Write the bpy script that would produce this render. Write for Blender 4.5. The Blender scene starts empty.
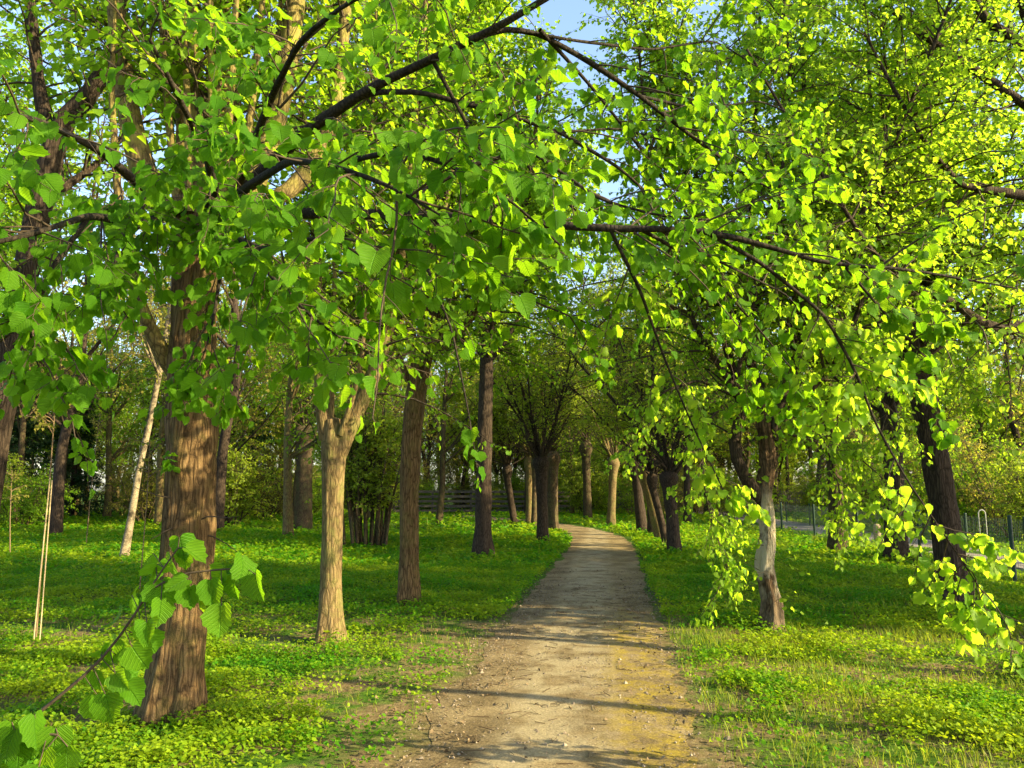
import bpy, math, random
import numpy as np
from mathutils import noise as mnoise, Vector

C = bpy.context.scene
COL = C.collection
R = math.radians
random.seed(7)

# ------------------------------------------------------------------ camera
F = 769.0
CAMH = 1.6
PITCH = math.atan((490 - 384) / F)
cp, sp = math.cos(PITCH), math.sin(PITCH)

def ray(px, py):
    a, b = (px - 512) / F, (384 - py) / F
    return np.array([a, cp - b * sp, sp + b * cp])

def at(px, py, Y):
    d = ray(px, py)
    k = Y / d[1]
    return np.array([d[0] * k, Y, CAMH + d[2] * k])

def ground(px, py, z=0.0):
    d = ray(px, py)
    k = (z - CAMH) / d[2]
    return np.array([d[0] * k, d[1] * k, z])

cam = bpy.data.cameras.new('camera')
cam.sensor_width = 36
cam.lens = 36 * F / 1024
cam.clip_start = 0.05
cam.clip_end = 2000
co = bpy.data.objects.new('camera', cam)
COL.objects.link(co)
co.location = (0, 0, CAMH)
co.rotation_euler = (math.pi / 2 + PITCH, 0, 0)
C.camera = co

# ------------------------------------------------------------------ light
SUN_EL, SUN_AZ = R(25), R(-19)          # azimuth measured from +X towards +Y
sd = Vector((math.cos(SUN_EL) * math.cos(SUN_AZ), math.cos(SUN_EL) * math.sin(SUN_AZ), math.sin(SUN_EL)))
W = bpy.data.worlds.new("World")
C.world = W
W.use_nodes = True
nt = W.node_tree
nt.nodes.clear()
sky = nt.nodes.new('ShaderNodeTexSky')
sky.sky_type = 'NISHITA'
sky.sun_disc = False
sky.sun_elevation = SUN_EL
sky.sun_rotation = math.atan2(sd.x, sd.y)
sky.air_density = 1.0
sky.dust_density = 1.5
sky.ozone_density = 1.0
bg = nt.nodes.new('ShaderNodeBackground')
bg.inputs[1].default_value = 0.14
wo = nt.nodes.new('ShaderNodeOutputWorld')
nt.links.new(sky.outputs[0], bg.inputs[0])
nt.links.new(bg.outputs[0], wo.inputs[0])
sl = bpy.data.lights.new('sun', 'SUN')
sl.energy = 5.0
sl.angle = R(0.5)
sl.color = (1.0, 0.84, 0.46)
so = bpy.data.objects.new('sun', sl)
COL.objects.link(so)
so.rotation_euler = sd.to_track_quat('Z', 'Y').to_euler()

C.view_settings.view_transform = 'Standard'
C.view_settings.look = 'None'
C.view_settings.gamma = 1
C.view_settings.use_curve_mapping = False
C.view_settings.exposure = 1.8
cy = C.cycles
cy.max_bounces = 10
cy.diffuse_bounces = 7
cy.glossy_bounces = 2
cy.transmission_bounces = 7
cy.transparent_max_bounces = 4
cy.caustics_reflective = False
cy.caustics_refractive = False
cy.use_denoising = True
cy.sample_clamp_indirect = 6

# ------------------------------------------------------------------ materials
def newmat(name):
    m = bpy.data.materials.new(name)
    m.use_nodes = True
    t = m.node_tree
    t.nodes.clear()
    out = t.nodes.new('ShaderNodeOutputMaterial')
    return m, t, out

class NB:
    """small node helper"""
    def __init__(s, t): s.t = t
    def n(s, typ, **kw):
        nd = s.t.nodes.new(typ)
        for k, v in kw.items(): setattr(nd, k, v)
        return nd
    def l(s, a, b): s.t.links.new(a, b)
    def val(s, nd, i, v):
        if hasattr(v, 'is_linked'): s.l(v, nd.inputs[i])
        else: nd.inputs[i].default_value = v
    def math(s, op, a, b=0.0, c=None, clamp=False):
        nd = s.n('ShaderNodeMath', operation=op, use_clamp=clamp)
        s.val(nd, 0, a); s.val(nd, 1, b)
        if c is not None: s.val(nd, 2, c)
        return nd.outputs[0]
    def noise(s, vec, scale, detail=6, rough=.6, dist=0.0):
        nd = s.n('ShaderNodeTexNoise')
        if vec is not None: s.l(vec, nd.inputs['Vector'])
        nd.inputs['Scale'].default_value = scale
        nd.inputs['Detail'].default_value = detail
        nd.inputs['Roughness'].default_value = rough
        nd.inputs['Distortion'].default_value = dist
        return nd.outputs[0]
    def ramp(s, fac, stops):
        nd = s.n('ShaderNodeValToRGB')
        e = nd.color_ramp.elements
        while len(e) < len(stops): e.new(0.5)
        for i, (p, c) in enumerate(stops):
            e[i].position = p
            e[i].color = (*c, 1) if len(c) == 3 else c
        s.l(fac, nd.inputs[0])
        return nd.outputs[0]
    def mix(s, fac, a, b):
        nd = s.n('ShaderNodeMix', data_type='RGBA')
        s.val(nd, 0, fac)
        for i, v in ((6, a), (7, b)):
            if hasattr(v, 'is_linked'): s.l(v, nd.inputs[i])
            else: nd.inputs[i].default_value = (*v, 1)
        return nd.outputs[2]
    def maprange(s, v, a, b, c=0.0, d=1.0):
        nd = s.n('ShaderNodeMapRange', clamp=True)
        s.val(nd, 0, v)
        for i, x in enumerate((a, b, c, d)): nd.inputs[i + 1].default_value = x
        return nd.outputs[0]
    def mapping(s, vec, sc):
        nd = s.n('ShaderNodeMapping')
        s.l(vec, nd.inputs[0])
        nd.inputs['Scale'].default_value = sc
        return nd.outputs[0]

def bark_mat(name, dark, mid, light, furrow=1.0, lichen=None, lichen_amt=.5, zs=.16, patches=None, ptop=99):
    m, t, out = newmat(name)
    b = NB(t)
    pos = b.n('ShaderNodeTexCoord').outputs['Object']
    v = b.mapping(pos, (1, 1, zs))
    wv = b.n('ShaderNodeVectorMath', operation='ADD')
    n0 = b.n('ShaderNodeTexNoise'); n0.inputs['Scale'].default_value = 4
    b.l(pos, n0.inputs['Vector'])
    sc = b.n('ShaderNodeVectorMath', operation='SCALE'); sc.inputs['Scale'].default_value = .06
    b.l(n0.outputs['Color'], sc.inputs[0])
    b.l(v, wv.inputs[0]); b.l(sc.outputs[0], wv.inputs[1])
    vv = wv.outputs[0]
    vo = b.n('ShaderNodeTexVoronoi', feature='DISTANCE_TO_EDGE')
    b.l(vv, vo.inputs['Vector']); vo.inputs['Scale'].default_value = 34
    ridge = b.maprange(vo.outputs['Distance'], 0.0, .30)
    nz = b.noise(b.mapping(vv, (1, 1, .55)), 60, 8, .72)
    n2 = b.noise(pos, 90, 5, .7)
    h = b.math('ADD', b.math('MULTIPLY', ridge, .28), b.math('MULTIPLY', nz, .75))
    h = b.math('ADD', h, b.math('MULTIPLY', b.math('SUBTRACT', n2, .5), .35))
    big = b.noise(pos, 3.0, 5, .6)
    col = b.ramp(h, [(.28, dark), (.58, mid), (.90, light)])
    col = b.mix(b.maprange(big, .35, .7, 0, .5), col, tuple(x * .55 for x in mid))
    crk = b.math('MULTIPLY', b.maprange(vo.outputs['Distance'], .0, .10, 1, 0), b.maprange(big, .3, .6, .35, 1))
    col = b.mix(b.math('MULTIPLY', crk, .65), col, tuple(x * .5 for x in dark))
    if lichen:
        col = b.mix(b.maprange(b.noise(pos, 5.5, 6, .65), .46, .62, 0, lichen_amt), col, lichen)
    if patches:
        pv = b.mapping(pos, (4.5, 4.5, 2.6))
        sz = b.n('ShaderNodeSeparateXYZ'); b.l(pos, sz.inputs[0])
        pm = b.math('MULTIPLY', b.maprange(b.noise(pv, 1.0, 6, .65), .40, .52, 0, .92), b.maprange(b.math('ADD', sz.outputs[2], b.math('MULTIPLY', nz, .3)), ptop, ptop + .3, 1, 0))
        pm = b.math('MULTIPLY', pm, b.maprange(b.math('ADD', sz.outputs[2], b.math('MULTIPLY', nz, .3)), .45, .75, .12, .9))
        col = b.mix(pm, col, patches)
    p = b.n('ShaderNodeBsdfPrincipled')
    b.l(col, p.inputs['Base Color'])
    p.inputs['Roughness'].default_value = .92
    p.inputs['Specular IOR Level'].default_value = .15
    bp = b.n('ShaderNodeBump')
    bp.inputs['Strength'].default_value = .9
    bp.inputs['Distance'].default_value = .022 * furrow
    b.l(h, bp.inputs['Height'])
    b.l(bp.outputs[0], p.inputs['Normal'])
    b.l(p.outputs[0], out.inputs[0])
    return m

def leaf_mat(name, ca, cb, ta, tb, trans=.5, gloss=.25, veins=False):
    """ca/cb: reflected colours at tint 0/1, ta/tb: transmitted colours"""
    m, t, out = newmat(name)
    b = NB(t)
    tint = b.n('ShaderNodeAttribute', attribute_name='tint').outputs['Fac']
    rc = b.mix(tint, ca, cb)
    tc = b.mix(tint, ta, tb)
    nrm = None
    if veins:
        lv = b.n('ShaderNodeAttribute', attribute_name='lv').outputs['Vector']
        sx = b.n('ShaderNodeSeparateXYZ'); b.l(lv, sx.inputs[0])
        ax = b.math('ABSOLUTE', sx.outputs[0])
        q = b.math('MULTIPLY', b.math('SUBTRACT', sx.outputs[1], b.math('MULTIPLY', ax, .85)), 6.5)
        fr = b.math('ABSOLUTE', b.math('SUBTRACT', b.math('FRACT', q), .5))
        side = b.maprange(fr, 0.0, .16, 1, 0)
        mid = b.maprange(ax, 0.0, .035, 1, 0)
        ve = b.math('MAXIMUM', b.math('MULTIPLY', side, .7), mid)
        rc = b.mix(b.math('MULTIPLY', ve, .6), rc, tuple(min(1, x * 1.9 + .01) for x in ca))
        tc = b.mix(b.math('MULTIPLY', ve, .75), tc, tuple(x * .5 for x in ta))
        bp = b.n('ShaderNodeBump')
        bp.inputs['Strength'].default_value = .9
        bp.inputs['Distance'].default_value = .003
        bp.invert = True
        b.l(b.math('ADD', ve, b.math('MULTIPLY', fr, 1.2)), bp.inputs['Height'])
        nrm = bp.outputs[0]
    p = b.n('ShaderNodeBsdfPrincipled')
    b.l(rc, p.inputs['Base Color'])
    p.inputs['Roughness'].default_value = .55
    p.inputs['Specular IOR Level'].default_value = gloss
    tr = b.n('ShaderNodeBsdfTranslucent')
    b.l(tc, tr.inputs[0])
    if nrm is not None:
        b.l(nrm, p.inputs['Normal']); b.l(nrm, tr.inputs['Normal'])
    mx = b.n('ShaderNodeMixShader'); mx.inputs[0].default_value = trans
    b.l(p.outputs[0], mx.inputs[1]); b.l(tr.outputs[0], mx.inputs[2])
    b.l(mx.outputs[0], out.inputs[0])
    return m

def plain_mat(name, ca, cb, scale=20, rough=.8, metal=0, tint=False, bump=.3):
    m, t, out = newmat(name)
    b = NB(t)
    if tint:
        col = b.mix(b.n('ShaderNodeAttribute', attribute_name='tint').outputs['Fac'], ca, cb)
    else:
        pos = b.n('ShaderNodeTexCoord').outputs['Object']
        nz = b.noise(pos, scale, 6, .65)
        col = b.ramp(nz, [(.3, ca), (.7, cb)])
    p = b.n('ShaderNodeBsdfPrincipled')
    b.l(col, p.inputs['Base Color'])
    p.inputs['Roughness'].default_value = rough
    p.inputs['Metallic'].default_value = metal
    p.inputs['Specular IOR Level'].default_value = .3
    if not tint:
        bp = b.n('ShaderNodeBump'); bp.inputs['Strength'].default_value = bump; bp.inputs['Distance'].default_value = .01
        b.l(nz, bp.inputs['Height']); b.l(bp.outputs[0], p.inputs['Normal'])
    b.l(p.outputs[0], out.inputs[0])
    return m

M = {}
M['bark_brown'] = bark_mat('bark brown', (.045, .026, .012), (.170, .104, .048), (.32, .21, .105), 1.8, (.16, .14, .04), .35, .11)
M['bark_tan'] = bark_mat('bark tan', (.07, .048, .020), (.18, .125, .058), (.29, .21, .105), .8, (.16, .165, .045), .5)
M['bark_grey'] = bark_mat('bark grey brown', (.030, .021, .012), (.100, .068, .040), (.19, .14, .085), 1.3, (.10, .11, .035), .4)
M['bark_dark'] = bark_mat('bark dark', (.018, .012, .009), (.06, .042, .03), (.12, .09, .065), 1.1)
M['bark_limb'] = bark_mat('bark limb', (.06, .042, .018), (.175, .128, .050), (.30, .23, .09), .6, (.27, .24, .05), .6, .3)  # yellow lichen tint also puts the warm sunlight into the limb colour
M['bark_bough'] = bark_mat('bark bough', (.012, .010, .008), (.035, .027, .020), (.07, .055, .04), .5, None, .5, .5)
M['bark_white'] = bark_mat('bark peeled', (.035, .022, .014), (.12, .075, .042), (.24, .155, .09), 1.6, None, .5, .2, (.50, .43, .32), 1.55)
M['birch'] = bark_mat('birch bark', (.09, .065, .04), (.36, .29, .19), (.52, .44, .31), .3, (.045, .035, .025), .98, 2.0)
M['twig'] = plain_mat('twig', (.030, .021, .014), (.075, .052, .032), 30, .9)
M['twig_tan'] = plain_mat('twig tan', (.10, .065, .035), (.20, .14, .08), 30, .9)
# crowns
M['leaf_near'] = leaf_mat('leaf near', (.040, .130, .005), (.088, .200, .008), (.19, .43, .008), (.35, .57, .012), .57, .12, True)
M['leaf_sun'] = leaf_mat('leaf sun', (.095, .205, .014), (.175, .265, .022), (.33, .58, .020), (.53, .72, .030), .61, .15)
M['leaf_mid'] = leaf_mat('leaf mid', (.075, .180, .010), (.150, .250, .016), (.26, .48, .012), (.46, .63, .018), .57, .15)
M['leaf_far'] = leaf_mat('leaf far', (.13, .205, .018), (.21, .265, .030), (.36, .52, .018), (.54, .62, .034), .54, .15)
M['leaf_olive'] = leaf_mat('leaf olive', (.14, .150, .026), (.24, .21, .04), (.34, .36, .03), (.52, .46, .05), .5, .15)
M['leaf_dark'] = leaf_mat('leaf dark', (.018, .045, .014), (.040, .085, .022), (.02, .06, .01), (.05, .10, .02), .25, .2)
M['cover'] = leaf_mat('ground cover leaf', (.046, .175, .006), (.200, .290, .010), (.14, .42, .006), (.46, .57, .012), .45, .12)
M['grass'] = leaf_mat('grass blade', (.085, .170, .008), (.210, .245, .022), (.22, .36, .01), (.42, .44, .03), .42, .15)
M['litter'] = plain_mat('dead leaf', (.07, .042, .020), (.22, .155, .085), tint=True, rough=.85)
M['stone'] = plain_mat('grit', (.12, .09, .065), (.27, .22, .16), tint=True, rough=.9)
M['post'] = plain_mat('green paint', (.012, .035, .024), (.02, .05, .035), 40, .5)
M['wire'] = plain_mat('green wire', (.03, .06, .045), (.05, .085, .06), 40, .6)
M['steel'] = plain_mat('galvanised steel', (.28, .28, .26), (.38, .38, .36), 30, .6)
M['wood_grey'] = plain_mat('weathered wood', (.05, .042, .036), (.11, .095, .08), 15, .9)
M['stake'] = plain_mat('stake wood', (.30, .22, .12), (.44, .34, .20), 25, .8)

# ------------------------------------------------------------------ mesh accumulation
class Acc:
    def __init__(s):
        s.v, s.q, s.t, s.qm, s.tm, s.ti, s.lv, s.n = [], [], [], [], [], [], [], 0
    def add(s, v, quads=None, tris=None, mat=0, tint=None, lv=None):
        v = np.asarray(v, float).reshape(-1, 3)
        if quads is not None and len(quads):
            q = np.asarray(quads).reshape(-1, 4)
            s.q.append(q + s.n); s.qm.append(np.full(len(q), mat))
        if tris is not None and len(tris):
            q = np.asarray(tris).reshape(-1, 3)
            s.t.append(q + s.n); s.tm.append(np.full(len(q), mat))
        s.v.append(v)
        s.ti.append(np.zeros(len(v)) if tint is None else np.asarray(tint, float))
        s.lv.append(np.zeros((len(v), 3)) if lv is None else np.asarray(lv, float))
        s.n += len(v)
    def mesh(s, name, mats, smooth=True, leafattr=True):
        me = bpy.data.meshes.new(name)
        v = np.concatenate(s.v)
        q = np.concatenate(s.q) if s.q else np.zeros((0, 4), int)
        t = np.concatenate(s.t) if s.t else np.zeros((0, 3), int)
        mi = np.concatenate(s.qm + s.tm)
        loops = np.concatenate([q.ravel(), t.ravel()])
        starts = np.concatenate([np.arange(len(q)) * 4, len(q) * 4 + np.arange(len(t)) * 3])
        me.vertices.add(len(v)); me.vertices.foreach_set('co', v.ravel().astype(np.float32))
        me.loops.add(len(loops)); me.loops.foreach_set('vertex_index', loops.astype(np.int32))
        me.polygons.add(len(starts)); me.polygons.foreach_set('loop_start', starts.astype(np.int32))
        for m in mats: me.materials.append(m)
        me.polygons.foreach_set('material_index', mi.astype(np.int32))
        me.polygons.foreach_set('use_smooth', np.full(len(starts), smooth))
        if leafattr:
            a = me.attributes.new('tint', 'FLOAT', 'POINT')
            a.data.foreach_set('value', np.concatenate(s.ti).astype(np.float32))
            lv = np.concatenate(s.lv)
            if np.any(lv):
                a = me.attributes.new('lv', 'FLOAT_VECTOR', 'POINT')
                a.data.foreach_set('vector', lv.ravel().astype(np.float32))
        me.update(calc_edges=True)
        return me

def norm(a):
    return a / np.maximum(np.linalg.norm(a, axis=-1, keepdims=True), 1e-9)

def tubes(acc, P, Rr, sides, mat=0):
    """P (B,N,3) polylines, Rr (B,N) radii -> closed-tip tubes, vectorised"""
    B, N, _ = P.shape
    if B == 0: return
    T = np.empty_like(P)
    T[:, 1:-1] = P[:, 2:] - P[:, :-2]
    T[:, 0] = P[:, 1] - P[:, 0]
    T[:, -1] = P[:, -1] - P[:, -2]
    T = norm(T)
    ch = norm(P[:, -1] - P[:, 0])
    ref = np.where(np.abs(ch[:, 2:3]) < .8, np.array([[0, 0, 1.]]), np.array([[1., 0, 0]]))
    ref = norm(ref - ch * np.sum(ref * ch, 1, keepdims=True))[:, None, :]
    n = norm(ref - T * np.sum(ref * T, 2, keepdims=True))
    b = np.cross(T, n)
    a = np.linspace(0, 2 * math.pi, sides, endpoint=False)
    V = P[:, :, None, :] + Rr[:, :, None, None] * (np.cos(a)[None, None, :, None] * n[:, :, None, :] + np.sin(a)[None, None, :, None] * b[:, :, None, :])
    base = (np.arange(B) * N * sides)[:, None, None]
    i = np.arange(N - 1)[None, :, None] * sides
    j = np.arange(sides)[None, None, :]
    k = (j + 1) % sides
    q = np.stack([base + i + j, base + i + k, base + i + sides + k, base + i + sides + j], -1).reshape(-1, 4)
    acc.add(V.reshape(-1, 3), q, None, mat)

def resample(poly, N):
    poly = np.asarray(poly, float)
    # Catmull-Rom-ish smooth resampling by arc length
    d = np.r_[0, np.cumsum(np.linalg.norm(np.diff(poly[:, :3], axis=0), axis=1))]
    t = np.linspace(0, d[-1], max(N * 4, 40))
    p = np.stack([np.interp(t, d, poly[:, i]) for i in range(poly.shape[1])], 1)
    k = max(1, len(t) // (2 * len(poly)) // 2)
    if k > 1:
        ker = np.ones(2 * k + 1) / (2 * k + 1)
        pad = np.concatenate([2 * p[:1] - p[k:0:-1], p, 2 * p[-1:] - p[-2:-k - 2:-1]])
        p = np.stack([np.convolve(pad[:, i], ker, 'valid') for i in range(p.shape[1])], 1)
    idx = np.linspace(0, len(p) - 1, N)
    return np.stack([np.interp(idx, np.arange(len(p)), p[:, i]) for i in range(p.shape[1])], 1)

def grow(S, D, L, N, wander, trop, rng):
    """grow polylines from starts S along D with lengths L"""
    B = len(S)
    P = np.empty((B, N, 3)); P[:, 0] = S
    d = norm(D)
    trop = np.asarray(trop, float)
    for k in range(1, N):
        d = norm(d + rng.normal(0, wander, (B, 3)) + trop)
        P[:, k] = P[:, k - 1] + d * (L / (N - 1))[:, None]
    return P

def spawn(P, counts, t0, t1, a0, a1, rng, flat=0.0):
    """children of polylines P: positions, directions, parent, t"""
    B, N, _ = P.shape
    idx = np.repeat(np.arange(B), counts)
    n = len(idx)
    t = rng.uniform(t0, t1, n)
    f = t * (N - 1); i = np.minimum(f.astype(int), N - 2); w = (f - i)[:, None]
    A, Bp = P[idx, i], P[idx, i + 1]
    pos = A * (1 - w) + Bp * w
    tan = norm(Bp - A)
    r = rng.normal(0, 1, (n, 3)); r[:, 2] *= (1 - flat)
    perp = norm(r - tan * np.sum(r * tan, 1, keepdims=True))
    a = rng.uniform(a0, a1, n)[:, None]
    return pos, norm(np.cos(a) * tan + np.sin(a) * perp), idx, t

# leaf templates: (x across, y along, z out), quads, tris
def tmpl_hi():
    """heart outline with a toothed margin, midrib row, inner row"""
    base = [(.15, -.09), (.39, -.03), (.535, .20), (.52, .45), (.37, .71), (.17, .89)]
    ctr = np.array([0, .4])
    out = []
    for k, p in enumerate(base):
        out.append(np.array(p))
        if k + 1 < len(base):
            m_ = (np.array(p) + np.array(base[k + 1])) / 2
            d = m_ - ctr
            out.append(m_ + d * (.13 if k else .10) + np.array([0, .035]))
    mid = [(0, .02), (0, .22), (0, .45), (0, .68), (0, .87), (0, 1.06)]
    mids = [(.26, .07), (.29, .24), (.27, .46), (.19, .68), (.08, .87)]
    v, q, t = [], [], []
    for x, y in mid: v.append((x, y, 0))
    for s in (1, -1):
        o0 = len(v)
        for x, y in mids: v.append((s * x, y, 0))
        o1 = len(v)
        for x, y in out: v.append((s * x, y, 0))
        def Q(*a):
            a = list(a) if s > 0 else list(reversed(a))
            (q if len(a) == 4 else t).append(tuple(a))
        for k in range(4): Q(k, o0 + k, o0 + k + 1, k + 1)
        Q(4, o0 + 4, 5)
        Q(0, o1 + 0, o0)
        # inner row point k faces outline points 2k+1 .. 2k+3
        Q(o0, o1 + 0, o1 + 1); Q(o0, o1 + 1, o1 + 2)
        for k in range(4):
            a0 = o1 + 2 * k + 2
            Q(o0 + k, a0, a0 + 1, o0 + k + 1)
            Q(o0 + k + 1, a0 + 1, a0 + 2)
        Q(o0 + 4, o1 + 10, 5)
    return np.array(v, float), np.array(q), np.array(t)

def tmpl_mid():
    v = np.array([(0, 0, 0), (.50, .14, 0), (.44, .60, 0), (0, 1.05, 0), (-.44, .60, 0), (-.50, .14, 0)], float)
    return v, np.array([(0, 1, 2, 3), (0, 3, 4, 5)]), np.zeros((0, 3), int)

def tmpl_low():
    v = np.array([(0, 0, 0), (.42, .42, .06), (0, 1.0, 0), (-.42, .42, .06)], float)
    return v, np.array([(0, 1, 2, 3)]), np.zeros((0, 3), int)

TM = {'hi': tmpl_hi(), 'mid': tmpl_mid(), 'low': tmpl_low()}

def leaves(acc, pos, axis, nrm, size, kind, mat, rng, tint=None, fold=.22, droop=.35):
    """one leaf at every pos: axis points to the tip, nrm is the upper face"""
    v, q, t = TM[kind]
    n = len(pos)
    if n == 0: return
    axis = norm(axis)
    nrm = norm(nrm - axis * np.sum(nrm * axis, 1, keepdims=True))
    sx = np.cross(axis, nrm)
    fo = rng.normal(fold, .26, n)[:, None]
    dr = rng.normal(droop, .38, n)[:, None]
    wd = rng.uniform(.78, 1.12, n)[:, None]
    tw_ = rng.normal(0, .35, n)[:, None]
    x = v[None, :, 0] * wd
    y = np.repeat(v[None, :, 1], n, 0)
    z = v[None, :, 2] + np.abs(v[None, :, 0]) * fo - dr * (v[None, :, 1] ** 2) * .5 + tw_ * v[None, :, 0] * v[None, :, 1]
    if kind == 'hi':
        ph = rng.uniform(0, 6.28, n)[:, None]
        z = z + .06 * np.sin(v[None, :, 1] * 9 + ph) * np.abs(v[None, :, 0]) * 2
    s = size[:, None]
    V = pos[:, None, :] + (x * s)[..., None] * sx[:, None, :] + (y * s)[..., None] * axis[:, None, :] + (z * s)[..., None] * nrm[:, None, :]
    off = (np.arange(n) * len(v))[:, None, None]
    Q = (q[None] + off).reshape(-1, 4) if len(q) else None
    Tt = (t[None] + off).reshape(-1, 3) if len(t) else None
    if tint is None: tint = np.clip(rng.normal(.5, .28, n), 0, 1)
    lv = None
    if kind == 'hi':
        lv = np.repeat(np.stack([v[:, 0], v[:, 1], v[:, 2]], 1)[None], n, 0).reshape(-1, 3)
    acc.add(V.reshape(-1, 3), Q, Tt, mat, np.repeat(tint, len(v)), lv)

def twig_leaves(acc, P, per, size, kind, mat, rng, hang=.6, t0=.12, petiole=.5, tintf=None, wood=None):
    """alternate leaves along twigs P (B,N,3)"""
    B, N, _ = P.shape
    if B == 0: return
    t = np.linspace(t0, 1, per)[None, :] + rng.normal(0, .03, (B, per))
    t = np.clip(t, 0, .999)
    f = t * (N - 1); i = np.minimum(f.astype(int), N - 2); w = (f - i)[..., None]
    bi = np.arange(B)[:, None]
    A, Bp = P[bi, i], P[bi, i + 1]
    pos = (A * (1 - w) + Bp * w)
    tan = norm(Bp - A)
    side = norm(np.cross(tan, np.array([0, 0, 1.])) + rng.normal(0, .25, tan.shape))
    sg = np.where((np.arange(per) % 2) == 0, 1., -1.)[None, :, None]
    tip = (t > .93)[..., None]
    ax = norm(side * sg * np.where(tip, .1, .8) + tan * .55 + np.array([0, 0, -hang]) + rng.normal(0, .28, tan.shape))
    nr = np.array([0, 0, 1.]) + rng.normal(0, .35, tan.shape) + side * sg * .25 + tan * .3
    pos = pos.reshape(-1, 3); ax = ax.reshape(-1, 3); nr = nr.reshape(-1, 3)
    sz = size * np.clip(rng.normal(.92, .24, len(pos)), .35, 1.35) * (1 - .3 * t.reshape(-1) ** 3)
    pet = norm(side * sg * .6 + tan * .6 + np.array([0, 0, -.25 * hang])).reshape(-1, 3)
    p1 = pos + pet * (sz * petiole)[:, None]
    if wood is not None:
        tubes(acc, np.stack([pos, p1], 1), np.full((len(pos), 2), .0014), 3, wood)
    leaves(acc, p1, ax, nr, sz, kind, mat, rng, None if tintf is None else tintf(p1, rng))

# ------------------------------------------------------------------ objects
def props(o, label=None, cat=None, group=None, kind=None):
    if label: o['label'] = label
    if cat: o['category'] = cat
    if group: o['group'] = group
    if kind: o['kind'] = kind
    return o

def link(name, me, parent=None, loc=(0, 0, 0)):
    o = bpy.data.objects.new(name, me)
    COL.objects.link(o)
    o.location = loc
    if parent is not None: o.parent = parent
    return o

def thing(name, label, cat, loc=(0, 0, 0), group=None):
    return props(link(name, None, None, tuple(loc)), label, cat, group)

def copy_tree(o, loc, rz, sc, label, group=None):
    r = o.copy(); COL.objects.link(r)
    r.location = loc; r.rotation_euler = (0, 0, rz); r.scale = (sc, sc, sc)
    r['label'] = label
    if group: r['group'] = group
    for ch in o.children:
        c = ch.copy(); COL.objects.link(c); c.parent = r
        for g in ch.children:
            d = g.copy(); COL.objects.link(d); d.parent = c
    return r

def gh(x, y):
    """gentle ground relief, flat near the path"""
    x = np.asarray(x, float); y = np.asarray(y, float)
    d = np.clip((np.abs(x - pathx(y)) - 1.3) / 3.0, 0, 1)
    h = .05 * np.sin(x * .7 + y * .31) + .04 * np.sin(y * .53 - x * .23) + .03 * np.sin(x * 1.9 + 1) * np.sin(y * 1.6)
    return d * h

PY = np.array([-20, 0, 4.43, 7, 11.2, 14.1, 22, 26, 29, 32, 36, 40, 46, 60, 90])
PX = np.array([-2.9, -.33, .19, .50, 1.05, 1.45, 2.55, 2.95, 2.95, 2.65, 1.9, .7, -1.8, -9, -25.])
def pathx(y):
    return np.interp(y, PY, PX)

def bark_trunk(name, pts, mat, parent, seed, sides=40, ring=.045, lump=.09, furrow=.05, nfur=13, flare=None, origin=None):
    """pts: list of (x,y,z,r) -> lumpy furrowed trunk, coordinates relative to origin"""
    pts = np.asarray(pts, float).copy(); pts[:, 3] *= .88
    L = np.sum(np.linalg.norm(np.diff(pts[:, :3], axis=0), axis=1))
    N = max(8, int(L / ring))
    p = resample(pts, N)
    if origin is None: origin = np.zeros(3)
    c = p[:, :3] - origin; r = p[:, 3].copy()
    T = np.gradient(c, axis=0); T = norm(T)
    ch = norm(c[-1] - c[0])
    ref = np.array([1., 0, 0]) if abs(ch[2]) > .6 else np.array([0, 0, 1.])
    n = norm(ref - T * (T @ ref)[:, None]); b = np.cross(T, n)
    V = np.empty((N, sides, 3))
    s = np.linspace(0, L, N)
    so_ = seed * 17.3
    for j in range(sides):
        a = 2 * math.pi * j / sides
        ca, sa = math.cos(a), math.sin(a)
        for i in range(N):
            k = 1 + lump * mnoise.noise(Vector((ca * 1.4 + so_, sa * 1.4, s[i] * 1.6)))
            k += lump * .6 * mnoise.noise(Vector((ca * 3 + so_, sa * 3 + 5, s[i] * 4)))
            if furrow:
                u = mnoise.noise(Vector((ca * nfur / 3.0 + so_, sa * nfur / 3.0, s[i] * 1.3)))
                k += furrow * (abs(u) * 2.6 - .6)
            if flare:
                z = s[i]
                k += flare * math.exp(-z / .30) * (.75 + .45 * math.sin(a * 5 + seed) + .3 * math.sin(a * 3 + 2 * seed))
            rr = r[i] * k
            V[i, j] = c[i] + rr * (ca * n[i] + sa * b[i])
    acc = Acc()
    i = np.arange(N - 1)[:, None] * sides; j = np.arange(sides)[None]; k = (j + 1) % sides
    q = np.stack([i + j, i + k, i + sides + k, i + sides + j], -1).reshape(-1, 4)
    top = (N - 1) * sides
    Vf = np.concatenate([V.reshape(-1, 3), (c[-1] + T[-1] * r[-1] * .35)[None]])
    tr = [(top + a, top + (a + 1) % sides, N * sides) for a in range(sides)]
    acc.add(Vf, q, tr)
    return link(name, acc.mesh(name, [mat], True, False), parent)

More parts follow.
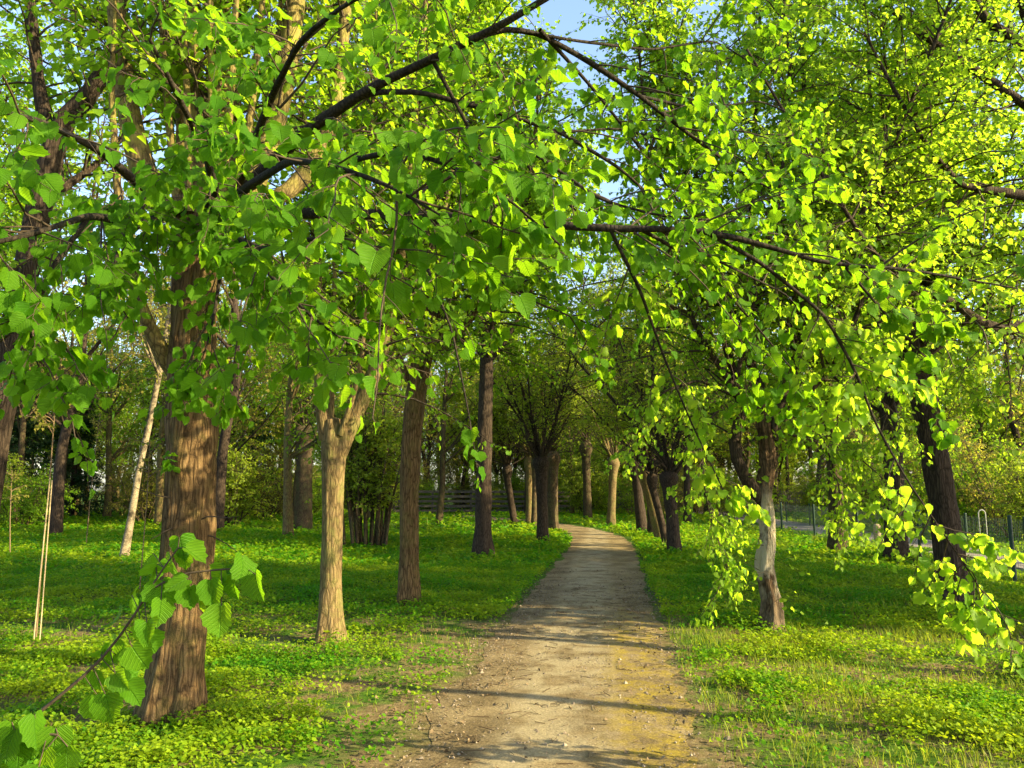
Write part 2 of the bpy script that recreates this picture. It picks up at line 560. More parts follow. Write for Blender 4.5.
# ------------------------------------------------------------------ crowns
def crown_mesh(name, limbs, rng, origin, br=9.0, br_len=(.7, 1.6), tw=8, tw_len=(.25, .6), per=8, size=.065, kind='mid',
               leaf='leaf_mid', twig='twig', up=.03, droop=-.06, t0=.15, sides=4, leafy=1.0, flat=.3, minz=None, hang=.6, twig_r=.0035, tintf=None, petwood=False, ang=(.6, 1.25), bare=None):
    """limbs: list of resampled (N,4). twigs and leaves in one mesh with two materials"""
    acc = Acc()
    N = 12
    if bare:
        Q = np.stack([resample(l, 7) for l in bare]); Q[:, :, :3] -= origin
        tubes(acc, Q[:, :, :3], Q[:, :, 3], 4, 0)
        S, D, idx, t = spawn(Q[:, :, :3], np.full(len(Q), 4), .2, 1, .4, .9, rng)
        T0 = grow(S, D, rng.uniform(.3, .8, len(S)), 5, .12, (0, 0, .05), rng)
        tubes(acc, T0, .006 * np.linspace(1, .3, 5)[None].repeat(len(T0), 0), 3, 0)
        k0 = rng.uniform(0, 1, len(T0)) < .5
        twig_leaves(acc, T0[k0], 4, size, kind, 1, rng, hang)
    P = np.stack([resample(l, N)[:, :3] for l in limbs]) - origin
    Rl = np.stack([resample(l, N)[:, 3] for l in limbs])
    L = np.array([np.sum(np.linalg.norm(np.diff(p, axis=0), axis=1)) for p in P])
    cnt = np.maximum(2, (L * br).astype(int))
    S, D, idx, t = spawn(P, cnt, t0, 1.0, ang[0], ang[1], rng, flat)
    ln = rng.uniform(*br_len, len(S)) * (1.15 - .55 * t)
    B1 = grow(S, D, ln, 7, .13, (0, 0, up), rng)
    # tips droop
    B1[:, :, 2] += (droop * ln)[:, None] * np.linspace(0, 1, 7)[None] ** 2 * 3
    r0 = np.clip(.006 + .006 * ln, .005, .02)
    tubes(acc, B1, r0[:, None] * np.linspace(1, .3, 7)[None], sides, 0)
    S2, D2, id2, t2 = spawn(B1, np.full(len(B1), tw), .15, 1.0, .5, 1.2, rng, flat + .2)
    ln2 = rng.uniform(*tw_len, len(S2)) * (1.1 - .4 * t2)
    T1 = grow(S2, D2, ln2, 5, .16, (0, 0, droop), rng)
    if minz is not None:
        keep = T1[:, -1, 2] + origin[2] > minz
        T1 = T1[keep]
    tubes(acc, T1, twig_r * np.linspace(1, .35, 5)[None].repeat(len(T1), 0), 3, 0)
    if leafy > 0:
        k = rng.uniform(0, 1, len(T1)) < leafy
        twig_leaves(acc, T1[k], per, size, kind, 1, rng, hang, tintf=tintf, wood=0 if petwood else None)
        twig_leaves(acc, B1[rng.uniform(0, 1, len(B1)) < leafy], max(3, per // 2), size, kind, 1, rng, hang, t0=.5, tintf=tintf, wood=0 if petwood else None)
    return acc.mesh(name, [M[twig], M[leaf]])

def poles(head, n, rng, length=(5, 7), spread=(.1, .5), r=(.03, .07), jitter=.12, curve=.10, r_end=.012, wander=.07):
    """upright limbs rising from a pollard head"""
    out = []
    for k in range(n):
        a = 2 * math.pi * (k + rng.uniform(-.3, .3)) / n
        e = rng.uniform(*spread)
        d = np.array([math.cos(a) * math.sin(e), math.sin(a) * math.sin(e), math.cos(e)])
        s = np.asarray(head) + np.array([math.cos(a), math.sin(a), 0]) * jitter * rng.uniform(.5, 1.1) + np.array([0, 0, rng.uniform(-.1, .15)])
        L = rng.uniform(*length)
        p = grow(s[None], d[None], np.array([L]), 9, wander, (0, 0, curve), rng)[0]
        rr = np.linspace(1, 0, 9) * (rng.uniform(*r) - r_end) + r_end
        out.append(np.c_[p, rr])
    return out

def limb_obj(pts, mat, parent, origin, sides=10, name='limb', seed=0):
    pts = resample(pts, 28)
    acc = Acc()
    k = np.array([1 + .16 * mnoise.noise(Vector((seed * 9.1, i * .7, 3.3))) for i in range(len(pts))])
    tubes(acc, pts[None, :, :3] - origin, (pts[:, 3] * k)[None], sides)
    return link(name, acc.mesh(name, [mat], True, False), parent)

def P_(seq, Y=None):
    """pixel polyline -> world (x,y,z,r): entries (px,py,Y,r)"""
    return np.array([np.r_[at(a, b, c), d] for a, b, c, d in seq])
#%%TREES%%
# ================================================================== setting
def build_ground():
    def axis(lo, hi, fine_lo, fine_hi, step):
        a = list(np.arange(fine_lo, fine_hi + 1e-6, step))
        g = step; x = fine_hi
        while x < hi:
            g *= 1.25; x += g; a.append(min(x, hi))
        g = step; x = fine_lo
        while x > lo:
            g *= 1.25; x -= g; a.insert(0, max(x, lo))
        return np.array(a)
    xs = axis(-600, 600, -14, 16, .3); ys = axis(-200, 1200, 1, 36, .3)
    X, Y = np.meshgrid(xs, ys)
    far = np.clip((np.hypot(X, Y - 10) - 40) / 30, 0, 1)
    Z = gh(X, Y) * (1 - far)
    nx, ny = len(xs), len(ys)
    i = np.arange(ny - 1)[:, None] * nx; j = np.arange(nx - 1)[None]
    q = np.stack([i + j, i + j + 1, i + nx + j + 1, i + nx + j], -1).reshape(-1, 4)
    acc = Acc(); acc.add(np.stack([X, Y, Z], -1).reshape(-1, 3), q)
    m, t, out = newmat('park soil and moss')
    b = NB(t)
    pos = b.n('ShaderNodeNewGeometry').outputs['Position']
    sx = b.n('ShaderNodeSeparateXYZ'); b.l(pos, sx.inputs[0])
    soil = b.ramp(b.noise(pos, 14, 8, .7), [(.3, (.10, .062, .030)), (.5, (.19, .13, .068)), (.72, (.31, .23, .13))])
    green = b.ramp(b.noise(pos, 9, 8, .7), [(.3, (.020, .060, .006)), (.55, (.055, .125, .009)), (.75, (.12, .19, .014))])
    # bare strip beside the path, near the camera
    px = b.math('SUBTRACT', sx.outputs[0], b.math('SUBTRACT', b.math('MULTIPLY', sx.outputs[1], .122), .36))
    dd = b.math('SUBTRACT', b.math('ABSOLUTE', px), b.math('MULTIPLY', b.noise(pos, 1.1, 5, .6), 1.9))
    bare = b.maprange(dd, -.25, .45, 1, 0)
    near = b.maprange(sx.outputs[1], 8.5, 12, 1, 0)
    bare = b.math('MULTIPLY', bare, near)
    patch = b.maprange(b.noise(pos, 1.7, 8, .7), .44, .56)
    patch = b.math('MULTIPLY', patch, b.maprange(sx.outputs[1], 9, 13, .9, .12))
    f = b.math('MAXIMUM', bare, patch)
    col = b.mix(f, green, soil)
    p = b.n('ShaderNodeBsdfPrincipled'); b.l(col, p.inputs['Base Color'])
    p.inputs['Roughness'].default_value = 1; p.inputs['Specular IOR Level'].default_value = .1
    bp = b.n('ShaderNodeBump'); bp.inputs['Strength'].default_value = 1; bp.inputs['Distance'].default_value = .04
    b.l(b.noise(pos, 18, 8, .75), bp.inputs['Height']); b.l(bp.outputs[0], p.inputs['Normal'])
    b.l(p.outputs[0], out.inputs[0])
    props(link('ground', acc.mesh('ground', [m], True, False)), kind='structure')

def build_path():
    ys = np.arange(-8, 50, .12)
    rng = np.random.default_rng(3)
    cols = np.linspace(-1, 1, 29)
    cx = pathx(ys)
    for _ in range(6): cx = np.convolve(np.pad(cx, 12, 'edge'), np.ones(25) / 25, 'valid')
    dx = np.gradient(cx, ys)
    wl = np.array([.90 + .16 * mnoise.noise(Vector((0, y * .9, 0))) + .10 * mnoise.noise(Vector((3, y * 3.1, 0))) for y in ys])
    wr = np.array([.90 + .14 * mnoise.noise(Vector((7, y * .9, 0))) + .10 * mnoise.noise(Vector((9, y * 3.1, 0))) for y in ys])
    V = np.empty((len(ys), len(cols), 3))
    for k, c in enumerate(cols):
        off = c * np.where(c < 0, wl, wr)
        nx, ny = 1 / np.sqrt(1 + dx ** 2), -dx / np.sqrt(1 + dx ** 2)
        V[:, k, 0] = cx + off * nx; V[:, k, 1] = ys + off * ny
        z = .012 * (1 - abs(c) ** 3) + .004
        V[:, k, 2] = z + np.array([.009 * mnoise.noise(Vector((x * 2.2, y * 2.2, 1))) for x, y in zip(V[:, k, 0], V[:, k, 1])]) * (1 - abs(c) ** 4)
    n = len(cols)
    i = np.arange(len(ys) - 1)[:, None] * n; j = np.arange(n - 1)[None]
    q = np.stack([i + j, i + j + 1, i + n + j + 1, i + n + j], -1).reshape(-1, 4)
    acc = Acc(); acc.add(V.reshape(-1, 3), q)
    m, t, out = newmat('trodden path')
    b = NB(t)
    pos = b.n('ShaderNodeNewGeometry').outputs['Position']
    sx = b.n('ShaderNodeSeparateXYZ'); b.l(pos, sx.inputs[0])
    fine = b.noise(pos, 60, 8, .75)
    big = b.noise(pos, 1.6, 6, .65)
    c1 = b.ramp(fine, [(.3, (.09, .064, .033)), (.5, (.235, .176, .095)), (.7, (.40, .315, .185))])
    c2 = b.ramp(fine, [(.3, (.045, .032, .016)), (.5, (.130, .095, .050)), (.7, (.26, .195, .105))])
    col = b.mix(b.maprange(big, .42, .60), c2, c1)
    # pale trodden plate in the middle, mossy ochre on the right edge near the camera
    px = b.math('SUBTRACT', sx.outputs[0], b.math('SUBTRACT', b.math('MULTIPLY', sx.outputs[1], .122), .36))
    plate = b.math('MULTIPLY', b.maprange(b.math('ABSOLUTE', b.math('ADD', px, .02)), .28, .5, 1, 0), b.maprange(b.noise(pos, 2.6, 5, .6), .4, .55))
    col = b.mix(b.math('MULTIPLY', plate, .75), col, b.ramp(fine, [(.3, (.18, .145, .085)), (.7, (.44, .37, .235))]))
    moss = b.math('MULTIPLY', b.maprange(px, .20, .50), b.maprange(b.noise(pos, 4.5, 8, .75), .44, .60))
    moss = b.math('MULTIPLY', moss, b.maprange(sx.outputs[1], 9, 11, 1, .15))
    col = b.mix(b.math('MULTIPLY', moss, .92), col, b.ramp(fine, [(.3, (.14, .10, .016)), (.7, (.40, .30, .045))]))
    # shrinkage cracks
    wv = b.n('ShaderNodeTexVoronoi', feature='DISTANCE_TO_EDGE'); wv.inputs['Scale'].default_value = 1.7
    nv = b.n('ShaderNodeTexNoise'); nv.inputs['Scale'].default_value = 5; nv.inputs['Detail'].default_value = 6
    b.l(pos, nv.inputs['Vector'])
    sc = b.n('ShaderNodeVectorMath', operation='SCALE'); sc.inputs['Scale'].default_value = .5; b.l(nv.outputs['Color'], sc.inputs[0])
    ad = b.n('ShaderNodeVectorMath', operation='ADD'); b.l(pos, ad.inputs[0]); b.l(sc.outputs[0], ad.inputs[1])
    b.l(ad.outputs[0], wv.inputs['Vector'])
    crack = b.math('MULTIPLY', b.maprange(wv.outputs['Distance'], .0, .035, 1, 0), b.maprange(b.noise(pos, 1.3, 3, .5), .60, .68))
    col = b.mix(b.math('MULTIPLY', crack, .75), col, (.05, .033, .02))
    p = b.n('ShaderNodeBsdfPrincipled'); b.l(col, p.inputs['Base Color'])
    p.inputs['Roughness'].default_value = 1; p.inputs['Specular IOR Level'].default_value = .1
    h = b.math('ADD', b.math('MULTIPLY', b.noise(pos, 26, 8, .8), .6), b.math('MULTIPLY', big, .8))
    h = b.math('SUBTRACT', h, b.math('MULTIPLY', crack, .5))
    bp = b.n('ShaderNodeBump'); bp.inputs['Strength'].default_value = 1; bp.inputs['Distance'].default_value = .035
    b.l(h, bp.inputs['Height']); b.l(bp.outputs[0], p.inputs['Normal'])
    b.l(p.outputs[0], out.inputs[0])
    props(link('path', acc.mesh('path', [m], True, False)), kind='structure')

def roadx(y):
    return 9.9 + .06 * (np.asarray(y, float) - 13)

def build_road():
    ys = np.arange(-10, 70, .5)
    acc = Acc()
    n = 7
    V = np.array([[roadx(y) + c * 2.3, y, gh(roadx(y), y) * 0 + .075 + .01 * (1 - (2 * c - 1) ** 2)] for y in ys for c in np.linspace(0, 1, n)])
    i = np.arange(len(ys) - 1)[:, None] * n; j = np.arange(n - 1)[None]
    acc.add(V, np.stack([i + j, i + j + 1, i + n + j + 1, i + n + j], -1).reshape(-1, 4))
    # edging strip down to the soil
    for s in (0, 1):
        e = []
        for y in ys:
            x = roadx(y) + 2.3 * s
            e += [(x, y, .075), (x + (.04 if s else -.04), y, -.12)]
        k = np.arange(len(ys) - 1)[:, None] * 2
        q = np.concatenate([k, k + 1, k + 3, k + 2], 1)
        acc.add(np.array(e), q if s == 0 else q[:, ::-1])
    m = plain_mat('footway asphalt', (.17, .145, .13), (.26, .22, .20), 60, .95)
    props(link('pavement', acc.mesh('pavement', [m], True, False)), kind='structure')

build_ground(); build_path(); build_road()

# ================================================================== trees
RNG = lambda s: np.random.default_rng(s)

def make_tree(label, pts, bark, limbs, crown_kw, seed, group='lime trees in the park avenue', limb_bark=None, flare=.35, trunk_kw=None, fine=True, category='tree', name='lime_tree', extra=None):
    base = np.array([pts[0][0], pts[0][1], 0.0])
    root = thing(name, label, category, base, group)
    pts = np.asarray(pts, float).copy()
    b0 = pts[0].copy(); b0[2] = float(gh(b0[0], b0[1])) - .08
    pts = np.vstack([b0, pts[1:]])
    kw = dict(sides=44, ring=.045) if fine else dict(sides=18, ring=.12)
    kw.update(trunk_kw or {})
    bark_trunk('trunk', pts, M[bark], root, seed, flare=flare, origin=base, **kw)
    for k, l in enumerate(limbs):
        limb_obj(l, M[limb_bark or bark], root, base, 12 if fine else 7, seed=seed + k)
    if crown_kw is not None:
        kw = dict(crown_kw)
        cl = limbs
        if extra: kw['bare'] = extra
        link('crown', crown_mesh('crown', cl, RNG(seed), base, **kw), root)
    return root

def up_to(pts, z, r=.012, lean=(0, 0), seed=0):
    """carry a limb on upwards to height z"""
    p = np.asarray(pts, float)
    rg = RNG(seed + 900)
    last, d = p[-1, :3], norm(p[-1, :3] - p[-2, :3])
    out = [p]
    n = max(2, int((z - last[2]) / .8))
    for k in range(n):
        d = norm(d * .75 + np.array([lean[0], lean[1], .35]) + rg.normal(0, .06, 3))
        last = last + d * max(.2, (z - last[2])) / max(1, n - k) / max(.5, d[2])
        rr = p[-1, 3] + (r - p[-1, 3]) * (k + 1) / n
        out.append(np.r_[last, rr][None])
    return np.vstack(out)

# ---- A: the thick pollarded lime in the left foreground
gA = ground(170, 722)
YA = gA[1]
A_pts = P_([(170, 722, YA, 0.215), (178, 660, YA, 0.193), (184, 600, YA, 0.185), (190, 520, YA, 0.196), (193, 440, YA, 0.196), (193, 360, YA, 0.182), (196, 290, YA, 0.176), (199, 235, YA, 0.209), (202, 205, YA, 0.231)])
A_limbs = [
    up_to(P_([(165, 215, YA, .095), (140, 165, YA - .1, .090), (125, 90, YA - .1, .075), (116, 10, YA - .1, .06)]), 8.5, seed=1),
    up_to(P_([(186, 210, YA, .06), (182, 110, YA + .1, .05), (172, 0, YA + .2, .045)]), 8.5, seed=2),
    up_to(P_([(200, 208, YA - .1, .05), (196, 100, YA - .15, .04), (192, 0, YA - .2, .036)]), 8.2, seed=3),
    up_to(P_([(213, 210, YA, .08), (220, 110, YA + .1, .07), (224, 0, YA + .1, .06)]), 9, seed=4),
    up_to(P_([(232, 212, YA, .05), (236, 120, YA + .2, .038), (240, 0, YA + .2, .03)]), 8.6, seed=5),
    up_to(P_([(240, 215, YA, .105), (262, 160, YA, .095), (284, 90, YA, .08), (296, 0, YA + .1, .07)]), 9, seed=6),
    up_to(P_([(252, 212, YA + .1, .06), (300, 185, YA + .3, .07), (335, 120, YA + .5, .06), (345, 20, YA + .6, .05)]), 8.5, seed=7),
    up_to(P_([(178, 378, YA, .06), (160, 350, YA - .1, .055), (142, 310, YA - .2, .045), (130, 260, YA - .2, .04), (118, 200, YA - .3, .03)]), 5.2, seed=8),
    up_to(P_([(178, 212, YA -0.10, .034), (168, 110, YA -0.15, .026), (160, 0, YA -0.20, .022)]), 7.5, seed=400),
    up_to(P_([(190, 212, YA -0.20, .034), (188, 110, YA -0.30, .026), (183, 0, YA -0.40, .022)]), 7.5, seed=401),
    up_to(P_([(207, 212, YA -0.22, .034), (212, 110, YA -0.33, .026), (210, 0, YA -0.44, .022)]), 7.5, seed=402),
    up_to(P_([(222, 212, YA -0.18, .034), (230, 110, YA -0.27, .026), (236, 0, YA -0.36, .022)]), 7.5, seed=403),
    up_to(P_([(232, 212, YA -0.10, .034), (252, 110, YA -0.15, .026), (262, 0, YA -0.20, .022)]), 7.5, seed=404),
    up_to(P_([(240, 212, YA +0.10, .034), (270, 110, YA +0.15, .026), (282, 0, YA +0.20, .022)]), 7.5, seed=405),
    up_to(P_([(190, 215, YA + .1, .035), (206, 120, YA + .4, .03), (214, 10, YA + .5, .025)]), 7.5, seed=9),
]
make_tree('thick furrowed pollard with a fan of yellow-lit limbs at left front', A_pts, 'bark_brown', A_limbs,
          dict(br=4, br_len=(.6, 1.5), tw=5, per=7, size=.066, kind='mid', leaf='leaf_mid', t0=.12, leafy=.8), 11, limb_bark='bark_limb', flare=.6,
          trunk_kw=dict(sides=64, ring=.028, furrow=.075, nfur=17, lump=.13))
treeA = bpy.data.objects['lime_tree']
oA = np.array(treeA.location)

# boughs of the same tree that reach over the path; each is wood with its own foliage
A_boughs = [
    # thick dark bough climbing to the right
    (P_([(245, 190, YA, .052), (300, 135, 4.9, .042), (370, 88, 4.6, .030), (430, 60, 4.4, .026), (500, 26, 4.2, .023), (560, -10, 4.1, .018), (640, -70, 4.0, .012)]), 6, .9),
    # long level bough across the picture
    (P_([(252, 212, YA, .045), (340, 214, 4.7, .034), (430, 215, 4.3, .028), (520, 222, 4.0, .024), (610, 229, 3.9, .021), (700, 229, 3.9, .018), (760, 244, 3.9, .015), (830, 265, 3.9, .012), (900, 268, 4.0, .009), (980, 282, 4.1, .006), (1060, 296, 4.2, .004)]), 5, .95),
    # falling bough above the middle
    (P_([(478, 38, 4.26, .016), (505, 28, 4.28, .017), (540, 34, 4.36, .016), (590, 62, 4.5, .018), (640, 96, 4.6, .015), (690, 135, 4.8, .012), (740, 172, 5.0, .009), (800, 205, 5.2, .005)]), 6, 1.0),
    (P_([(345, 105, 4.7, .018), (372, 92, 4.62, .018), (420, 92, 4.5, .018), (490, 110, 4.5, .016), (560, 132, 4.5, .013), (620, 168, 4.5, .010), (660, 205, 4.6, .007), (720, 240, 4.6, .004)]), 7, 1.0),
    (P_([(400, 205, 4.4, .016), (470, 165, 4.3, .014), (530, 150, 4.3, .011), (600, 200, 4.2, .009), (660, 216, 4.2, .007), (735, 222, 4.2, .004)]), 7, 1.0),
    # boughs towards the camera, upper left
    (P_([(188, 212, YA, .04), (150, 195, 4.5, .03), (100, 150, 3.8, .022), (40, 120, 3.2, .014), (-30, 105, 2.9, .006)]), 4, .85),
    (P_([(180, 210, YA, .035), (140, 225, 4.4, .026), (90, 215, 3.6, .018), (30, 235, 3.1, .012), (-40, 250, 2.9, .006)]), 7, .85),
    (P_([(205, 212, YA - .1, .035), (215, 190, 4.2, .026), (205, 150, 3.4, .018), (180, 100, 2.9, .012), (150, 40, 2.7, .006)]), 3.5, .6),
    (P_([(220, 212, YA - .1, .035), (250, 185, 4.2, .026), (290, 160, 3.5, .018), (330, 165, 3.0, .012), (390, 185, 2.8, .008), (440, 215, 2.7, .004)]), 6.5, .8),
    (P_([(222, 214, YA - .1, .03), (240, 240, 4.3, .022), (262, 250, 3.6, .016), (300, 240, 3.1, .010), (350, 235, 2.8, .006)]), 6, .8),
    (P_([(330, 165, 3.4, .014), (400, 150, 3.1, .012), (450, 165, 2.9, .009), (510, 200, 2.9, .006), (560, 245, 2.9, .004)]), 6, .65),
    (P_([(235, 195, YA, .03), (270, 100, 4.2, .022), (300, 40, 3.6, .015), (350, 0, 3.3, .009), (410, -20, 3.1, .005)]), 4, .8),
    # twig hanging down in front of the far trunks
    (P_([(380, 214, 4.5, .012), (420, 250, 4.2, .009), (452, 330, 3.9, .006), (470, 420, 3.7, .0035), (480, 488, 3.6, .002)]), 0, .5),
    # pendulous bough at the right, hanging in the sun
    (P_([(700, 229, 3.9, .012), (760, 262, 4.0, .011), (825, 315, 4.1, .010), (855, 370, 4.1, .008), (876, 425, 4.1, .0065), (908, 482, 4.1, .005), (948, 540, 4.12, .004), (985, 596, 4.15, .0025)]), 12, .42),
    (P_([(610, 229, 3.9, .010), (640, 290, 4.1, .009), (665, 360, 4.3, .007), (690, 420, 4.4, .005), (728, 500, 4.5, .003)]), 5, .45),
    # hanging in front of the trunk and at the left
    (P_([(212, 212, YA - .2, .02), (222, 262, 4.3, .012), (214, 318, 4.0, .007), (205, 352, 3.9, .003)]), 8, .5),
    (P_([(240, 240, 4.3, .016), (285, 292, 3.9, .010), (318, 322, 3.7, .007), (350, 345, 3.6, .003)]), 8, .6),
    (P_([(90, 215, 3.6, .014), (50, 270, 3.3, .009), (28, 330, 3.2, .006), (40, 372, 3.2, .003)]), 8, .6),
    (P_([(150, 195, 4.5, .016), (120, 240, 4.1, .010), (110, 290, 3.9, .006), (128, 318, 3.8, .003)]), 6, .6),
    # thin dark boughs crossing the middle
    (P_([(430, 215, 4.3, .012), (475, 262, 4.4, .009), (525, 298, 4.5, .007), (600, 328, 4.6, .004)]), 5, .6),
    (P_([(640, 229, 3.9, .011), (700, 262, 4.2, .009), (758, 328, 4.6, .006), (805, 385, 4.8, .003)]), 5, .6),
    (P_([(540, 30, 4.3, .014), (590, 85, 4.8, .011), (650, 160, 5.2, .009), (715, 255, 5.5, .006), (745, 320, 5.6, .003)]), 4, .8),
    (P_([(480, 98, 4.5, .012), (530, 170, 4.6, .009), (575, 210, 4.7, .007), (640, 262, 4.8, .004)]), 5, .7),
    (P_([(640, 96, 4.6, .010), (700, 110, 5.0, .008), (760, 100, 5.3, .006), (820, 128, 5.6, .003)]), 4, .8),
    (P_([(660, 229, 3.9, .009), (720, 262, 4.3, .007), (790, 296, 4.7, .005), (815, 340, 4.9, .003)]), 5, .6),
    (P_([(846, 268, 3.95, .008), (892, 322, 4.2, .006), (935, 368, 4.4, .003)]), 6, .5),
    (P_([(510, 29, 4.29, .011), (570, 40, 4.4, .010), (650, 50, 4.9, .008), (715, 40, 5.3, .006), (770, 75, 5.6, .003)]), 4, .8),
    (P_([(432, 59, 4.4, .014), (470, 130, 4.5, .010), (500, 190, 4.7, .008), (540, 280, 4.9, .004)]), 4, .7),
    (P_([(560, 132, 4.5, .009), (620, 128, 4.8, .007), (690, 148, 5.2, .005), (770, 142, 5.6, .003)]), 4, .8),
]
def bough(parent, origin, pts, dens, ln, seed, leaf='leaf_near', size=.066, kind='hi', name='bough', bark='bark_bough', minz=None, per=6, tipleaf=True):
    rng = RNG(seed)
    b = limb_obj(pts, M[bark], parent, origin, 8, name, seed)
    acc = Acc()
    N = 14
    P = (resample(pts, N)[:, :3] - origin)[None]
    L = np.sum(np.linalg.norm(np.diff(P[0], axis=0), axis=1))
    if dens > 0:
        S, D, idx, t = spawn(P, np.array([int(L * dens)]), .12, 1.0, .6, 1.2, rng, .45)
        l1 = rng.uniform(.35, 1.0, len(S)) * ln
        B1 = grow(S, D, l1, 8, .12, (0, 0, -.03), rng)
        B1[:, :, 2] -= (.16 * l1)[:, None] * np.linspace(0, 1, 8)[None] ** 2
        tubes(acc, B1, np.clip(.003 + .0035 * l1, .003, .008)[:, None] * np.linspace(1, .35, 8)[None], 5, 0)
        S2, D2, id2, t2 = spawn(B1, np.full(len(B1), 4), .2, 1, .5, 1.1, rng, .6)
        l2 = rng.uniform(.10, .34, len(S2)) * (1.2 - .4 * t2) * min(1.0, ln + .2)
        T1 = grow(S2, D2, l2, 5, .12, (0, 0, -.07), rng)
        if minz is not None: T1 = T1[T1[:, -1, 2] > minz]
        tubes(acc, T1, .0019 * np.linspace(1, .5, 5)[None].repeat(len(T1), 0), 4, 0)
        k = rng.uniform(0, 1, len(T1)) < .85
        twig_leaves(acc, T1[k], max(3, per - 2), size, kind, 1, rng, .9, wood=0)
        twig_leaves(acc, B1, per, size, kind, 1, rng, .9, t0=.35, wood=0)
    # leaves at the tip itself
    Pt = resample(resample(pts, 40)[29 if dens else 32:], 5)[None, :, :3] - origin
    if tipleaf: twig_leaves(acc, Pt, 9, size, kind, 1, rng, .9, wood=0)
    link('foliage', acc.mesh('foliage', [M['twig'], M[leaf]]), b)
    return b

for k, (p, dens, ln) in enumerate(A_boughs):
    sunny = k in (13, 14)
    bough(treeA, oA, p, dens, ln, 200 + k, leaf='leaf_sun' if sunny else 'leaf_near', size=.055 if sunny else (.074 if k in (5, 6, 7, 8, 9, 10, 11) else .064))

# leafy sprouts straight out of the trunk
def sprouts(parent, origin, spots, seed, leaf='leaf_near', size=.06, name='sprout', n=3, length=.16):
    rng = RNG(seed)
    for (p, d, ln) in spots:
        acc = Acc()
        S = np.repeat(np.asarray(p)[None], n, 0) - origin
        D = np.asarray(d)[None] + rng.normal(0, .35, (n, 3))
        T = grow(S, D, ln * rng.uniform(.6, 1.2, n), 5, .12, (0, 0, .02), rng)
        tubes(acc, T, .0022 * np.linspace(1, .5, 5)[None].repeat(n, 0), 4, 0)
        twig_leaves(acc, T, 4, size, 'hi', 1, rng, .5, t0=.4, wood=0)
        link(name, acc.mesh(name, [M['twig'], M[leaf]]), parent)

sprouts(treeA, oA, [(at(192, 372, YA - .16), (.1, -1, .2), .14), (at(190, 412, YA - .17), (-.2, -1, .1), .12), (at(178, 465, YA - .16), (-.3, -1, 0), .10), (at(195, 300, YA - .16), (0, -1, .2), .16), (at(200, 240, YA - .2), (.2, -1, .2), .2)], 61)
# dead twigs sticking out low on the trunk
acc = Acc(); rg = RNG(77)
S = np.array([at(200, 520, YA - .1), at(178, 500, YA - .12), at(205, 535, YA - .05), at(182, 525, YA - .1)]) - oA
T1 = grow(S, np.array([[.8, -.5, -.05], [-.6, -.6, .3], [.9, -.2, .1], [-.3, -.8, -.4]]), np.array([.4, .3, .3, .25]), 6, .15, (0, 0, 0), rg)
for q in T1:
    acc = Acc(); tubes(acc, q[None], .006 * np.linspace(1, .3, 6)[None], 5, 0)
    link('dead_twig', acc.mesh('dead_twig', [M['twig']]), treeA)

# ---- B: leaning tree at the left edge
YB = 7.3
B_pts = P_([(-34, 655, YB, .17), (-22, 560, YB, .14), (-6, 450, YB, .135), (8, 370, YB, .13), (22, 290, YB, .13), (38, 210, YB, .125), (52, 150, YB, .12), (66, 118, YB, .11)])
B_pts[0] = np.r_[B_pts[0][:2], 0, .18]
B_limbs = [up_to(P_([(62, 122, YB, .10), (85, 100, YB, .09), (112, 60, YB, .08), (122, 0, YB, .07)]), 8, seed=31),
           up_to(P_([(50, 150, YB, .07), (38, 80, YB, .06), (30, 0, YB, .05)]), 8, seed=32),
           up_to(P_([(34, 225, YB, .05), (60, 190, YB + .3, .045), (90, 170, YB + .5, .035)]), 6.5, seed=33),
           up_to(P_([(6, 380, YB, .05), (-30, 330, YB - .2, .04), (-60, 250, YB, .03)]), 6, seed=34)]
make_tree('dark tree leaning in over the left edge of the lawn', B_pts, 'bark_dark', B_limbs,
          dict(br=12, br_len=(.6, 1.7), tw=7, per=8, size=.07, leaf='leaf_mid', leafy=.95), 12, flare=.3)

# ---- C: smooth tan forked lime
gC = ground(330, 643); YC = gC[1]
C_pts = P_([(330, 643, YC, 0.150), (330, 600, YC, 0.128), (332, 540, YC, 0.125), (333, 480, YC, 0.135), (334, 445, YC, 0.155), (333, 420, YC, 0.120)])
C_limbs = [up_to(P_([(338, 455, YC, .10), (352, 420, YC, .095), (372, 380, YC, .085), (388, 330, YC + .1, .07), (400, 260, YC + .1, .06), (408, 160, YC + .1, .05)]), 9, seed=41),
           up_to(P_([(326, 440, YC, .08), (321, 400, YC - .05, .065), (318, 350, YC, .055), (318, 270, YC, .045), (312, 170, YC, .04)]), 8.5, seed=42),
           up_to(P_([(330, 430, YC, .04), (332, 390, YC - .05, .032), (334, 320, YC - .1, .028), (336, 220, YC - .1, .024)]), 7.5, seed=43),
           up_to(P_([(340, 435, YC - .1, .035), (352, 402, YC - .15, .03), (362, 360, YC - .2, .026), (366, 290, YC - .2, .02)]), 7, seed=44),
           up_to(P_([(372, 385, YC, .05), (384, 350, YC + .2, .04), (400, 325, YC + .4, .035), (425, 270, YC + .5, .03)]), 8, seed=45)]
make_tree('smooth tan trunk that forks low with a broken left stub', C_pts, 'bark_tan', C_limbs,
          dict(br=12, br_len=(.5, 1.6), tw=7, per=8, size=.062, leaf='leaf_mid', t0=.1, leafy=.95), 13, flare=.5, limb_bark='bark_tan', trunk_kw=dict(sides=52, furrow=.035, nfur=14, lump=.08))

